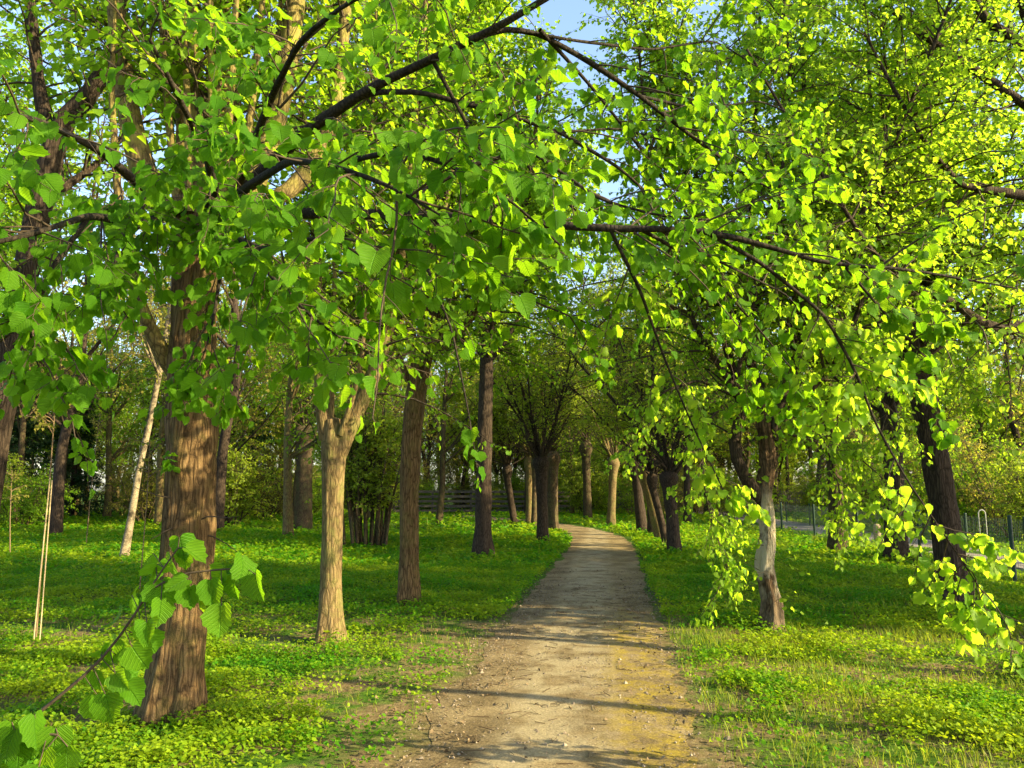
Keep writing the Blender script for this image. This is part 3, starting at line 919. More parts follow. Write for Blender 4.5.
# ---- D: next lime of the left row, with a fan of poles
gD = ground(409, 607); YD = gD[1]
D_pts = P_([(409, 607, YD, 0.162), (409, 560, YD, 0.145), (409, 500, YD, 0.150), (411, 440, YD, 0.154), (416, 390, YD, 0.154), (424, 350, YD, 0.170), (428, 328, YD, 0.162)])
D_limbs = [up_to(P_([(412, 350, YD, .08), (407, 290, YD, .06), (402, 180, YD, .05)]), 9.5, seed=51),
           up_to(P_([(424, 335, YD, .07), (424, 260, YD, .055), (426, 150, YD, .045)]), 10, seed=52),
           up_to(P_([(436, 340, YD, .08), (443, 260, YD + .1, .06), (450, 150, YD + .1, .05)]), 10, seed=53),
           up_to(P_([(440, 345, YD, .07), (460, 280, YD - .1, .055), (474, 180, YD - .2, .045)]), 9, seed=54),
           up_to(P_([(440, 352, YD, .06), (466, 325, YD - .1, .05), (498, 285, YD - .2, .04), (520, 230, YD - .3, .03)]), 8, seed=55),
           up_to(P_([(413, 400, YD, .05), (424, 385, YD - .15, .05), (433, 340, YD - .3, .045), (436, 260, YD - .35, .035)]), 8.5, seed=56),
           up_to(P_([(408, 380, YD, .05), (394, 345, YD + .1, .045), (382, 290, YD + .2, .035)]), 8, seed=57)]
make_tree('dark pollard dappled with sun just behind the forked trunk', D_pts, 'bark_brown', D_limbs,
          dict(br=14, br_len=(.6, 1.8), tw=8, per=9, size=.066, leaf='leaf_mid', t0=.1, leafy=.9), 14, flare=.45)

# ---- E: tall straight trunk further along the left row
gE = ground(483, 557); YE = gE[1]
E_pts = P_([(483, 557, YE, 0.312), (483, 535, YE, 0.238), (484, 480, YE, 0.213), (485, 420, YE, 0.201), (487, 360, YE, 0.189), (489, 300, YE, 0.164)])
rE = RNG(15)
E_limbs = poles(E_pts[-1][:3], 7, rE, (4, 6.5), (.2, .7), (.07, .11)) + poles(E_pts[-2][:3], 4, rE, (3, 4.5), (.7, 1.2), (.05, .08))
make_tree('tall straight trunk with flared foot between dappled pollard and path', E_pts, 'bark_dark', E_limbs,
          dict(br=10, br_len=(.8, 2.1), tw=9, tw_len=(.3, .7), per=9, size=.09, leaf='leaf_mid', t0=.05), 15, flare=.25, fine=True, trunk_kw=dict(sides=36, ring=.08))

# ---- pollards with bushy heads of shoots, along the path further back
def pollard(label, bx, by, w, hx, hy, hr, seed, leaf='leaf_far', bark='bark_dark', nshoot=16, lean=0, mid=None, size=.08, leafy=.45):
    g = ground(bx, by); Y = g[1]
    r = w * Y / F / 2
    seq = [(bx, by, Y, r * 1.15)] + (mid if mid else []) + [(bx * .4 + hx * .6, by * .4 + hy * .6, Y, r * .95), (hx, hy, Y, r * 1.15), (hx, hy - 7, Y, r * 1.9), (hx, hy - 13, Y, r * 1.1)]
    seq = [(a, b, c if c else Y, d if d else r) for a, b, c, d in seq]
    pts = P_(seq)
    rg = RNG(seed)
    limbs = poles(pts[-1][:3], 8, rg, (4.5, 7.5), (.1, .6), (.03, .065), wander=.12)
    shoots = poles(pts[-1][:3], nshoot, rg, (.7 * hr, 1.3 * hr), (.3, 1.35), (.014, .028), r_end=.005, curve=.12, wander=.2)
    return make_tree(label, pts, bark, limbs, dict(br=8, br_len=(.6, 1.7), tw=6, tw_len=(.3, .8), per=7, size=size, leaf=leaf, t0=.14, leafy=leafy), seed, fine=False, extra=shoots, flare=.2)

pollard('dark pollard with a bushy twiggy head on the left verge', 543, 543, 12, 541, 470, 1.6, 21, nshoot=30)
pollard('lighter trunk half hidden behind the bushy headed pollard', 553, 531, 11, 553, 465, 1.8, 22, nshoot=20, bark='bark_grey')
pollard('far slim trunk standing left of the path bend', 588, 520, 9, 586, 455, 2.0, 23, bark='bark_grey')
pollard('small forked trunk beyond the path bend by the wooden fence', 611, 527, 9, 613, 470, 2.0, 24, bark='bark_tan', nshoot=18)
pollard('leaning dark trunk at the far left of the right row', 643, 533, 11, 635, 468, 1.8, 25, nshoot=24)
pollard('sunlit slanting trunk crossing its neighbours in the right row', 662, 540, 12, 645, 478, 1.6, 26, bark='bark_tan', nshoot=22)
pollard('short dark trunk squeezed behind the sunlit slanting one', 653, 536, 11, 651, 470, 1.6, 27, nshoot=18)
pollard('black trunk nearest the path in the right row', 675, 554, 14, 669, 485, 1.5, 28, nshoot=24)
pollard('thin leaning stem beside the black trunk of the right row', 668, 546, 8, 652, 486, 1.4, 29, nshoot=14)
pollard('twisted thin trunk among the far trees left of the path', 515, 524, 7, 507, 478, 1.8, 30, nshoot=14)
pollard('slim tan trunk paired with another at the far left of the path', 529, 525, 7, 529, 470, 1.8, 33, bark='bark_tan', nshoot=14)
pollard('slim brown trunk between the tan one and the bushy pollard', 534, 526, 6, 535, 470, 1.8, 34, bark='bark_grey', nshoot=14)
pollard('stout far trunk behind the lawn right of the thick pollard', 303, 529, 18, 305, 440, 2.0, 35, bark='bark_grey', nshoot=14, leaf='leaf_far')

# ---- N: crooked old lime with peeled bark right of the path
gN = ground(769, 628); YN = gN[1]
N_pts = P_([(770, 628, YN, .150), (772, 602, YN, .112), (764, 566, YN, .105), (768, 530, YN, .103), (762, 495, YN, .130), (768, 462, YN, .118), (765, 435, YN, .105), (760, 405, YN, .085), (752, 372, YN + .1, .062)])
N_limbs = [up_to(P_([(762, 505, YN, .085), (750, 485, YN - .1, .08), (737, 462, YN - .15, .075), (733, 440, YN - .1, .07), (742, 415, YN, .07), (738, 385, YN, .055), (726, 350, YN, .04)]), 7, seed=71),
           up_to(P_([(753, 376, YN + .1, .058), (750, 345, YN + .15, .055), (748, 300, YN + .2, .05), (752, 200, YN + .3, .045)]), 9, seed=72),
           up_to(P_([(772, 440, YN, .08), (780, 405, YN, .065), (792, 370, YN, .055), (800, 300, YN, .045), (805, 180, YN, .04)]), 9, seed=73),
           up_to(P_([(776, 425, YN, .06), (800, 400, YN - .2, .045), (830, 370, YN - .4, .035), (860, 310, YN - .5, .03), (880, 220, YN - .6, .025)]), 8, seed=74),
           up_to(P_([(742, 400, YN, .05), (722, 370, YN - .2, .04), (696, 330, YN - .3, .03), (672, 260, YN - .3, .025), (650, 180, YN - .3, .02)]), 8, seed=75),
           up_to(P_([(742, 410, YN, .04), (735, 385, YN - .2, .03), (745, 340, YN - .4, .028), (770, 240, YN - .8, .025), (790, 120, YN - 1, .02)]), 7.5, seed=76),
           up_to(P_([(775, 400, YN, .04), (800, 340, YN - .4, .03), (850, 240, YN - .9, .028), (900, 130, YN - 1.2, .025)]), 7.5, seed=77),
           up_to(P_([(765, 395, YN, .05), (720, 300, YN + .2, .04), (690, 200, YN + .3, .03), (670, 80, YN + .3, .025)]), 8.5, seed=78),
           up_to(P_([(785, 390, YN, .05), (840, 300, YN + .3, .04), (890, 200, YN + .3, .03), (940, 90, YN + .3, .025)]), 8.5, seed=79)]
treeN = make_tree('crooked old trunk with peeled whitish bark right of the path', N_pts, 'bark_white', N_limbs,
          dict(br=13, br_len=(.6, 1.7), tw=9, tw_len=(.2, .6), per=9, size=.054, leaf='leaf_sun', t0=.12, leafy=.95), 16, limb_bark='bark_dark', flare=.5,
          trunk_kw=dict(sides=52, ring=.03, furrow=.12, nfur=8, lump=.34))
oN = np.array(treeN.location)
spr = []
rg = RNG(5)
for py in (600, 585, 570, 560, 545, 530, 515, 500, 490):
    a = rg.uniform(-3.1, .2)
    for s in (0, 1):
        a = rg.choice([math.pi, math.pi * 1.15, -.1, -.6, -1.3, -2.0]) + rg.normal(0, .2)
        d = np.array([math.cos(a), math.sin(a), .25])
        spr.append((at(767, py, YN) + d * [.12, .12, 0], d, rg.uniform(.2, .62)))
sprouts(treeN, oN, spr, 62, leaf='leaf_sun', size=.062, n=2)
# bough of this tree trailing left beside the path
for k, p in enumerate([P_([(742, 418, YN, .02), (716, 410, YN - .5, .014), (700, 440, YN - .8, .010), (706, 500, YN - 1, .006), (730, 580, YN - 1.1, .003)]),
                       P_([(775, 420, YN, .02), (805, 415, YN - .5, .014), (826, 445, YN - .7, .010), (840, 490, YN - .8, .006), (846, 530, YN - .8, .003)]),
                       P_([(775, 430, YN, .02), (810, 440, YN + .4, .014), (850, 450, YN + .7, .010), (885, 480, YN + .8, .006), (900, 520, YN + .8, .003)]),
                       P_([(800, 300, YN, .02), (830, 320, YN - .6, .014), (862, 360, YN - .9, .010), (885, 405, YN - 1.0, .006), (892, 440, YN - 1.0, .003)]),
                       P_([(800, 310, YN, .02), (850, 350, YN - .3, .014), (900, 365, YN - .4, .010), (950, 380, YN - .5, .006), (985, 400, YN - .5, .003)]),
                       P_([(742, 400, YN, .02), (700, 380, YN - .3, .014), (665, 390, YN - .5, .010), (640, 420, YN - .5, .006), (632, 450, YN - .5, .003)])]):
    bough(treeN, oN, p, 16, .6, 260 + k, leaf='leaf_sun', size=.06, kind='mid', bark='bark_dark')

# ---- O, P, Q: the second right row
gO = ground(955, 607); YO = gO[1]
O_pts = P_([(955, 607, YO, 0.250), (951, 575, YO, 0.215), (945, 520, YO, 0.205), (938, 470, YO, 0.200), (928, 420, YO, 0.200), (915, 360, YO, 0.190), (905, 310, YO, 0.180)])
rO = RNG(17)
O_limbs = poles(O_pts[-1][:3], 7, rO, (3.5, 6), (.15, .6), (.05, .09)) + poles(O_pts[-2][:3], 4, rO, (2, 3.5), (.6, 1.1), (.03, .05))
make_tree('stout dark trunk leaning left behind the hanging sunlit bough', O_pts, 'bark_dark', O_limbs,
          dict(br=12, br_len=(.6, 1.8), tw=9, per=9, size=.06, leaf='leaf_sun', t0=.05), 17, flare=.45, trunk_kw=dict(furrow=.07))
gP = ground(898, 561); YP = gP[1]
P_pts = P_([(898, 561, YP, 0.313), (896, 540, YP, 0.267), (895, 500, YP, 0.248), (893, 450, YP, 0.239), (888, 410, YP, 0.221), (880, 370, YP, 0.184)])
rP = RNG(18)
P_limbs = poles(P_pts[-1][:3], 7, rP, (4, 7), (.2, .7), (.06, .10)) + poles(P_pts[-2][:3], 4, rP, (2.5, 4), (.7, 1.2), (.04, .06))
make_tree('dark trunk left of the stout leaning one near the asphalt walk', P_pts, 'bark_dark', P_limbs,
          dict(br=6.5, br_len=(.8, 2.1), tw=9, tw_len=(.3, .7), per=9, size=.075, leaf='leaf_sun', t0=.02), 18, trunk_kw=dict(sides=30, ring=.08))
gQ = ground(838, 552); YQ = gQ[1]
Q_pts = P_([(838, 552, YQ, 0.276), (837, 520, YQ, 0.212), (834, 470, YQ, 0.193), (830, 420, YQ, 0.184), (826, 380, YQ, 0.166)])
rQ = RNG(19)
Q_limbs = poles(Q_pts[-1][:3], 7, rQ, (4, 7), (.2, .7), (.06, .09)) + poles(Q_pts[-2][:3], 4, rQ, (2, 3.5), (.7, 1.2), (.04, .06))
make_tree('brown trunk half hidden behind leaves of the peeled tree', Q_pts, 'bark_grey', Q_limbs,
          dict(br=6.5, br_len=(.8, 2.1), tw=9, tw_len=(.3, .7), per=9, size=.075, leaf='leaf_sun', t0=.02), 19, trunk_kw=dict(sides=30, ring=.08))

# ---- R: tree at the right edge, its limb reaches into the picture
YR = 8.6
R_pts = P_([(1090, 650, YR, .21), (1078, 560, YR, .17), (1070, 460, YR, .165), (1062, 360, YR, .16), (1056, 260, YR, .155), (1050, 150, YR, .14), (1044, 40, YR, .12)])
R_pts[0] = np.r_[R_pts[0][:2], 0, .21]
R_limbs = [up_to(P_([(1056, 310, YR, .085), (1006, 332, YR - .3, .065), (980, 322, YR - .7, .05), (950, 300, YR - 1, .04), (915, 290, YR - 1.2, .03), (870, 250, YR - 1.4, .02)]), 5.8, seed=81),
           up_to(P_([(1050, 200, YR, .07), (990, 190, YR - .2, .05), (960, 185, YR - .5, .035), (930, 150, YR - .7, .025)]), 6.5, seed=82),
           up_to(P_([(1046, 60, YR, .07), (985, 20, YR, .05), (960, -30, YR, .04)]), 8.5, seed=83),
           up_to(P_([(1044, 50, YR, .10), (1012, -30, YR, .08)]), 9.5, seed=84),
           up_to(P_([(1050, 150, YR, .07), (1050, 90, YR, .06), (1090, 30, YR, .05)]), 8.5, seed=85),
           up_to(P_([(1048, 120, YR, .06), (960, 60, YR - .3, .045), (900, 20, YR - .5, .03)]), 7.5, seed=86)]
make_tree('dark limbed tree at the right edge above the green fence', R_pts, 'bark_dark', R_limbs,
          dict(br=7, br_len=(.6, 1.6), tw=8, per=8, size=.06, leaf='leaf_sun', t0=.1, leafy=.9), 20, flare=.3)

# ---- trees just outside the picture: their trunks throw the bars of shade on the path
def side_tree(label, x, y, r, hz, seed, n=6, length=(3, 5), bark='bark_grey', br=6, leaf='leaf_mid', spread=(.1, .5)):
    rg = RNG(seed)
    pts = [(x, y, 0, r * 1.2), (x + rg.normal(0, .05), y, hz * .35, r), (x + rg.normal(0, .1), y, hz * .7, r * .92), (x + rg.normal(0, .12), y, hz, r)]
    lim = poles(pts[-1][:3], n, rg, length, spread, (.03, .07))
    return make_tree(label, pts, bark, lim, dict(br=br, br_len=(.6, 1.5), tw=6, per=7, size=.075, leaf=leaf, t0=.1), seed, fine=False)
side_tree('slim lime outside the right edge, first to shade the path', 8.4, 5.75, .11, 6.8, 91, 4, (2, 3), br=3)
side_tree('slim lime outside the right edge, nearest to the camera', 8.0, 3.55, .09, 6.6, 92, 4, (2, 3), br=3)
side_tree('unseen broad lime behind the camera, added to shade the near leaves', 5.2, -2.4, .22, 3.3, 93, 8, (3, 4.5), br=5)  # unseen tree, added to keep the sun off the near foliage
for k, (x, y, t) in enumerate([(14.0, 7.7, 'unseen dense lime added across the asphalt walk for shade, nearest of four outside the right edge'), (14.6, 9.9, 'unseen dense lime added across the asphalt walk for shade, second of four outside the right edge'), (14.3, 12.3, 'unseen dense lime added across the asphalt walk for shade, third of four outside the right edge'), (15.0, 15.0, 'unseen dense lime added across the asphalt walk for shade, farthest of four outside the right edge')]):
    side_tree(t, x, y, .2, 2.6, 94 + k, 14, (4.5, 6.5), br=13, spread=(.0, .5))  # unseen crowns, added and thickened to cast the shade band across path and lawn
side_tree('leafy lime just outside the left edge behind the leaning dark tree', -9.0, 11.5, .2, 3.6, 104, 9, (4, 6.5), br=10, spread=(.1, .7))
side_tree('leafy lime outside the left edge further back over the lawn', -12.8, 16.0, .22, 3.6, 105, 9, (4.5, 7.5), br=10, spread=(.1, .7))
# ---- saplings, birch, shrub on the left lawn
def sapling(label, seq, r, seed, leafy=True, stakes=()):
    g = ground(seq[0][0], seq[0][1]); Y = g[1]
    pts = P_([(a, b, Y, r) for a, b in seq]); pts[:, 3] = np.linspace(r, r * .5, len(pts))
    o = thing('sapling', label, 'sapling', g)
    limb_obj(pts, M['twig_tan'], o, g, 6, 'trunk', seed)
    for s in stakes:
        q = P_([(a, b, Y - .05, .0075) for a, b in s]); q[0, 2] = min(q[0, 2], 0) - .02
        limb_obj(q, M['stake'], o, g, 6, 'stake', seed + 3)
    rg = RNG(seed)
    lim = [pts[len(pts) // 2:]]
    if leafy:
        link('crown', crown_mesh('crown', lim, rg, g, br=9, br_len=(.2, .55), tw=3, tw_len=(.1, .25), per=4, size=.05, leaf='leaf_olive', t0=.3, twig='twig_tan'), o)

sapling('young sapling tied between two pale stakes at far left', [(36, 637), (41, 570), (49, 490), (54, 420), (58, 370)], .011, 101, True, [[(34, 637), (50, 478)], [(40, 637), (52, 480)]])
sapling('small sapling with a pale stem and low leafy top near the birch', [(86, 546), (90, 500), (95, 455), (99, 420)], .016, 102)
sapling('thin bare stemmed sapling just left of the thick pollard', [(139, 598), (142, 560), (147, 500), (150, 440)], .010, 103)
sapling('stub-like sapling in the shade near the left edge', [(10, 556), (10, 520), (12, 470)], .018, 104)

gB = ground(123, 558); YBi = gB[1]
bp_ = P_([(123, 558, YBi, .13), (130, 525, YBi, .095), (139, 470, YBi, .085), (150, 420, YBi, .08), (160, 370, YBi, .075), (172, 300, YBi, .07), (180, 220, YBi, .05)])
rb = RNG(111)
make_tree('white barked birch leaning right behind the saplings', bp_, 'birch', poles(bp_[-3][:3], 5, rb, (2, 4), (.4, 1.0), (.02, .04)) + [up_to(bp_[-2:], 10)],
          dict(br=6, br_len=(.5, 1.5), tw=6, tw_len=(.3, .8), per=6, size=.06, leaf='leaf_olive', droop=-.12, leafy=.8), 111, None, fine=False, name='birch_tree', flare=.2, trunk_kw=dict(sides=20, furrow=0, lump=.08))

def multi_stem(label, bx, by, n, wpx, top, seed, leaf='leaf_far', leafy=.6, bark='bark_grey', size=.08):
    g = ground(bx, by); Y = g[1]; rg = RNG(seed)
    o = thing('shrub', label, 'shrub', g)
    lim = []
    for k in range(n):
        x = bx + rg.uniform(-.4, .4) * wpx
        dx = (x - bx) * rg.uniform(.4, 1.4) + rg.normal(0, 5)
        h = rg.uniform(.7, 1.0)
        p = P_([(x, by, Y + rg.normal(0, .25), .045), (x + dx * .3, by - 50 * h, Y + rg.normal(0, .2), .038), (x + dx * .8, by - 95 * h, Y + rg.normal(0, .3), .03), (x + dx * 1.4, by + (top - by) * h, Y + rg.normal(0, .4), .015)])
        p[0, 2] = -.05
        lim.append(p)
        limb_obj(p, M[bark], o, g, 6, 'stem', seed + k)
    link('crown', crown_mesh('crown', lim, rg, g, br=7, br_len=(.4, 1.1), tw=5, tw_len=(.2, .5), per=5, size=size, leaf=leaf, t0=.3, leafy=leafy), o)
multi_stem('tall many-stemmed shrub between forked trunk and dappled pollard', 365, 547, 26, 52, 400, 121)

# ---- sprigs close to the camera, lower left
def near_sprig(label, stem, side, lv, seed, base, size):
    rj = RNG(seed + 7)
    lv = lv + [(a + rj.uniform(-14, 14), b + rj.uniform(-8, 18), y + rj.uniform(-.03, .06)) for a, b, y in lv[::4]]
    o = thing('lime_sucker', label, 'shoot', base)
    origin = np.asarray(base, float)
    rg = RNG(seed)
    st = limb_obj(np.array(stem), M['twig'], o, origin, 8, 'stem', seed)
    acc = Acc()
    for s in side:
        q = resample(np.array(s), 8)[None]
        tubes(acc, q[:, :, :3] - origin, q[:, :, 3], 5, 0)
    sp_ = resample(np.vstack([resample(stem, 40)] + [resample(np.array(s), 20) for s in side]), 300)[:, :3]
    allp = np.vstack([resample(stem, 60)[:, :3]] + [resample(np.array(s), 30)[:, :3] for s in side])
    n = len(lv)
    pos = np.array([at(a, b, y) for a, b, y in lv]) 
    j = np.array([np.argmin(np.linalg.norm(allp - p - np.array([0, 0, .03]), axis=1)) for p in pos])
    att = allp[j]
    ax = norm((pos - att) * [1, 1, .5] + np.array([0, 0, -.05]) + rg.normal(0, .018, (n, 3)))
    nr = np.array([.15, -.75, .6]) + rg.normal(0, .42, (n, 3))
    start = pos - ax * (size * .45)
    tubes(acc, np.stack([att, start], 1) - origin, np.full((n, 2), .0013), 4, 0)
    leaves(acc, start - origin, ax, nr, size * rg.uniform(.75, 1.15, n), 'hi', 1, rg)
    link('foliage', acc.mesh('foliage', [M['twig'], M['leaf_near']]), o)

b0 = np.array([-1.75, 2.0, 0])
stem = np.vstack([np.r_[b0, .008], np.r_[at(-70, 830, 2.0), .006], P_([(20, 728, 2.0, .0045), (62, 694, 2.0, .004), (100, 662, 2.0, .0036), (132, 620, 2.0, .0032), (155, 580, 2.0, .0028), (178, 548, 2.0, .002)])])
side1 = P_([(150, 590, 2.0, .003), (180, 574, 2.0, .0028), (215, 570, 2.0, .0025), (246, 568, 2.02, .002)])
lv1 = [(182, 548, 2.0), (194, 556, 1.98), (170, 566, 2.02), (155, 572, 2.05), (176, 584, 1.97), (163, 592, 2.0), (190, 596, 1.99), (160, 612, 1.96), (143, 636, 1.95), (116, 620, 2.03), (138, 657, 2.0), (114, 650, 2.02), (102, 657, 2.05), (122, 682, 1.97), (96, 682, 2.02), (134, 694, 2.0), (108, 706, 1.99),
       (244, 566, 2.0), (257, 586, 1.98), (233, 588, 2.03), (212, 592, 2.0), (221, 618, 1.98), (206, 608, 2.02), (219, 576, 2.04), (148, 560, 2.06), (130, 600, 2.06), (150, 645, 2.05), (126, 668, 2.06)]
near_sprig('large-leaved lime sucker in front of the thick pollard trunk', stem, [side1], lv1, 131, b0, .066)
b1 = np.array([-1.2, 1.55, 0])
stem2 = np.vstack([np.r_[b1, .007], P_([(-50, 790, 1.6, .005), (-10, 745, 1.6, .004), (30, 728, 1.6, .003), (58, 735, 1.6, .002)])])
lv2 = [(10, 735, 1.6), (34, 728, 1.58), (54, 742, 1.6), (18, 758, 1.6), (44, 764, 1.58), (66, 760, 1.6), (-6, 760, 1.6), (28, 745, 1.62), (0, 780, 1.6)]
near_sprig('tip of a lime sucker poking into the bottom left corner', stem2, [], lv2, 132, b1, .055)

# ---- fences
def mesh_fence(label, posts, h, seed, hoop=False):
    posts = [np.array([x, y, float(z)]) for x, y, z in posts]
    o = thing('mesh_fence', label, 'fence', posts[0])
    o0 = posts[0]
    for p in posts:
        acc = Acc()
        q = np.array([[p + [0, 0, -.2], p + [0, 0, h * .5], p + [0, 0, h + .05]]]) - o0
        tubes(acc, q, np.full((1, 3), .034), 12)
        tubes(acc, np.array([[p + [0, 0, h + .05], p + [0, 0, h + .065], p + [0, 0, h + .075]]]) - o0, np.array([[.038, .036, .004]]), 12)
        link('post', acc.mesh('post', [M['post']], True, False), o)
    acc = Acc()
    for a, b in zip(posts[:-1], posts[1:]):
        L = np.linalg.norm(b - a); n = int(L / .07)
        s = np.linspace(0, 1, n)[:, None]
        q0 = a * (1 - s) + b * s
        q = np.stack([q0 + [0, 0, .05], q0 + [0, 0, h * .5], q0 + [0, 0, h]], 1) - o0
        tubes(acc, q, np.full((n, 3), .0026), 3)
        for z in np.arange(.05, h + .01, .12):
            tubes(acc, np.array([[a + [0, 0, z], (a + b) / 2 + [0, 0, z], b + [0, 0, z]]]) - o0, np.full((1, 3), .0034), 3)
    link('wire_mesh', acc.mesh('wire_mesh', [M['wire']], True, False), o)

n0 = ground(1015, 581); n1 = ground(859, 550)
def on_line(a, b, t): return a + (b - a) * t
mesh_fence('green wire fence on this side of the asphalt walk', [on_line(n0, n1, t) for t in (-.9, -.45, 0, .5, 1.0, 1.5, 2.0, 2.6, 3.2)], 1.08, 1)
f0 = ground(968, 554)
mesh_fence('green wire fence on the far side of the asphalt walk', [f0 + np.array([.10, 1, 0]) * d for d in (-14, -11, -8.1, -5.4, -2.7, 0, 2.7, 5.4, 8.1, 11, 14, 18)], 0.95, 2)
# steel hoop stand
hp = ground(985, 553)
o = thing('hoop_stand', 'slim galvanised steel hoop standing beside the wire fence', 'hoop', hp)
a = np.linspace(0, math.pi, 12); w = .09
q = np.concatenate([[[-w, 0, -.1], [-w, 0, .5]], np.stack([-w * np.cos(a), 0 * a, 1.0 + w * np.sin(a)], 1), [[w, 0, .5], [w, 0, -.1]]])
acc = Acc()
d = norm(np.gradient(q, axis=0)); nn = np.array([0, 1., 0]); bb = np.cross(d, nn); an = np.linspace(0, 6.283, 8, endpoint=False)
V = q[:, None] + .014 * (np.cos(an)[None, :, None] * nn + np.sin(an)[None, :, None] * bb[:, None])
i = np.arange(len(q) - 1)[:, None] * 8; j = np.arange(8)[None]; k = (j + 1) % 8
acc.add(V.reshape(-1, 3), np.stack([i + j, i + k, i + 8 + k, i + 8 + j], -1).reshape(-1, 4))
link('hoop', acc.mesh('hoop', [M['steel']], True, False), o)
# wooden bollard by the walk
bo = ground(878, 545)
o = thing('bollard', 'short wooden bollard by the asphalt walk beneath the leaves', 'bollard', bo)
acc = Acc(); tubes(acc, np.array([[[0, 0, -.1], [0, 0, .3], [0, 0, .55], [0, 0, .6], [0, 0, .61]]], float), np.array([[.10, .10, .10, .07, .005]]), 14)
link('shaft', acc.mesh('shaft', [M['stake']], True, False), o)

def board_fence(label, xs, y0, slope, h, vertical, seed):
    """weathered timber fence: posts and boards"""
    rg = RNG(seed)
    p0 = np.array([xs[0], y0 + slope * xs[0], 0])
    o = thing('board_fence', label, 'fence', p0)
    def box(acc, c, d, hx, hy, hz):
        n = np.array([-d[1], d[0], 0])
        v = [c + sx * hx * d + sy * hy * n + np.array([0, 0, sz * hz]) for sz in (-1, 1) for sx, sy in ((-1, -1), (1, -1), (1, 1), (-1, 1))]
        acc.add(v, [(0, 3, 2, 1), (4, 5, 6, 7), (0, 1, 5, 4), (1, 2, 6, 5), (2, 3, 7, 6), (3, 0, 4, 7)])
    d = norm(np.array([1, slope, 0.]))
    P = [np.array([x, y0 + slope * x, 0]) - p0 for x in xs]
    for p in P:
        acc = Acc(); box(acc, p + [0, 0, h / 2 - .1], d, .06, .06, h / 2 + .12)
        link('post', acc.mesh('post', [M['wood_grey']], False, False), o)
    acc = Acc()
    n = np.array([-d[1], d[0], 0])
    for a, b in zip(P[:-1], P[1:]):
        L = np.linalg.norm(b - a)
        if vertical:
            for s in np.arange(.1, L, .16):
                box(acc, a + d * s - n * .085 + [0, 0, h / 2 + rg.normal(0, .02)], d, .055, .012, h / 2 - .05)
            for z in (.3, h - .25): box(acc, (a + b) / 2 + [0, 0, z], d, L / 2 - .062, .03, .05)
        else:
            for z in np.arange(.2, h, .32): box(acc, (a + b) / 2 - n * .08 + [0, 0, z + rg.normal(0, .01)], d, L / 2 - .02, .015, .085)
    link('boarding', acc.mesh('boarding', [M['wood_grey']], False, False), o)
board_fence('dark wooden rail fence beyond the bend of the path', np.arange(-8, 6.5, 2.6), 53, .02, 1.5, False, 1)
board_fence('grey close boarded fence joining the rail fence on the right', np.arange(7.2, 24, 2.4), 53, .05, 1.6, True, 2)

# ---- the wood behind: single trees, a few meshes shared by many copies
def wood_tree(label, seed, h, leaf, bark, hz, n, spread, size, br, leafy, group, name='wood_tree', r=.16):
    rg = RNG(seed)
    pts = [(0, 0, 0, r * 1.3), (rg.normal(0, .1), rg.normal(0, .1), hz * .5, r), (rg.normal(0, .2), rg.normal(0, .2), hz, r * .9), (rg.normal(0, .2), rg.normal(0, .2), h * .7, r * .4)]
    pts = np.array(pts)
    lim = []
    c = resample(pts, 20)
    for k in range(n):
        i = rg.integers(6, 19)
        lim += poles(c[i][:3], 1, rg, (h * .25, h * .45), spread, (.03, .07), jitter=0)
    root = thing(name, label, 'tree', (0, 0, 0), group)
    bark_trunk('trunk', pts, M[bark], root, seed, sides=10, ring=.3, furrow=.04, flare=.2)
    acc = Acc()
    for l in lim:
        l = resample(l, 8); tubes(acc, l[None, :, :3], l[None, :, 3], 5)
    link('branchwork', acc.mesh('branchwork', [M[bark]], True, False), root)
    link('crown', crown_mesh('crown', lim, rg, np.zeros(3), br=br, br_len=(.9, 2.4), tw=7, tw_len=(.4, 1.0), per=6, size=size, kind='low', leaf=leaf, t0=.1, sides=3, leafy=leafy, droop=-.05, twig_r=.006), root)
    return root

G_FAR = 'trees of the wood behind the park'
protos = [
    wood_tree('leafy bright green tree in the wood behind', 301, 13, 'leaf_far', 'bark_grey', 4, 14, (.5, 1.1), .17, 2.6, .95, G_FAR),
    wood_tree('half bare olive tree in the wood behind', 302, 14, 'leaf_olive', 'bark_dark', 5, 13, (.4, 1.0), .12, 2.6, .6, G_FAR),
    wood_tree('leafy pale green tree in the wood behind', 303, 12, 'leaf_mid', 'bark_tan', 3.5, 14, (.4, 1.2), .15, 2.8, .9, G_FAR),
    wood_tree('brownish sparse tree in the wood behind', 304, 15, 'leaf_olive', 'bark_grey', 6, 12, (.3, .8), .10, 2.6, .45, G_FAR),
]
TXT = ['leafy bright green tree in the wood behind', 'half bare olive tree in the wood behind', 'leafy pale green tree in the wood behind', 'brownish sparse tree in the wood behind']
GRP = ['bright green trees in the wood', 'half bare olive trees in the wood', 'pale green trees in the wood', 'brownish sparse trees in the wood']
rw = RNG(400)
spots = []
taken = [np.array([o.location.x, o.location.y]) for o in COL.objects if o.parent is None and o.type == 'EMPTY' and o.get('category') == 'tree']
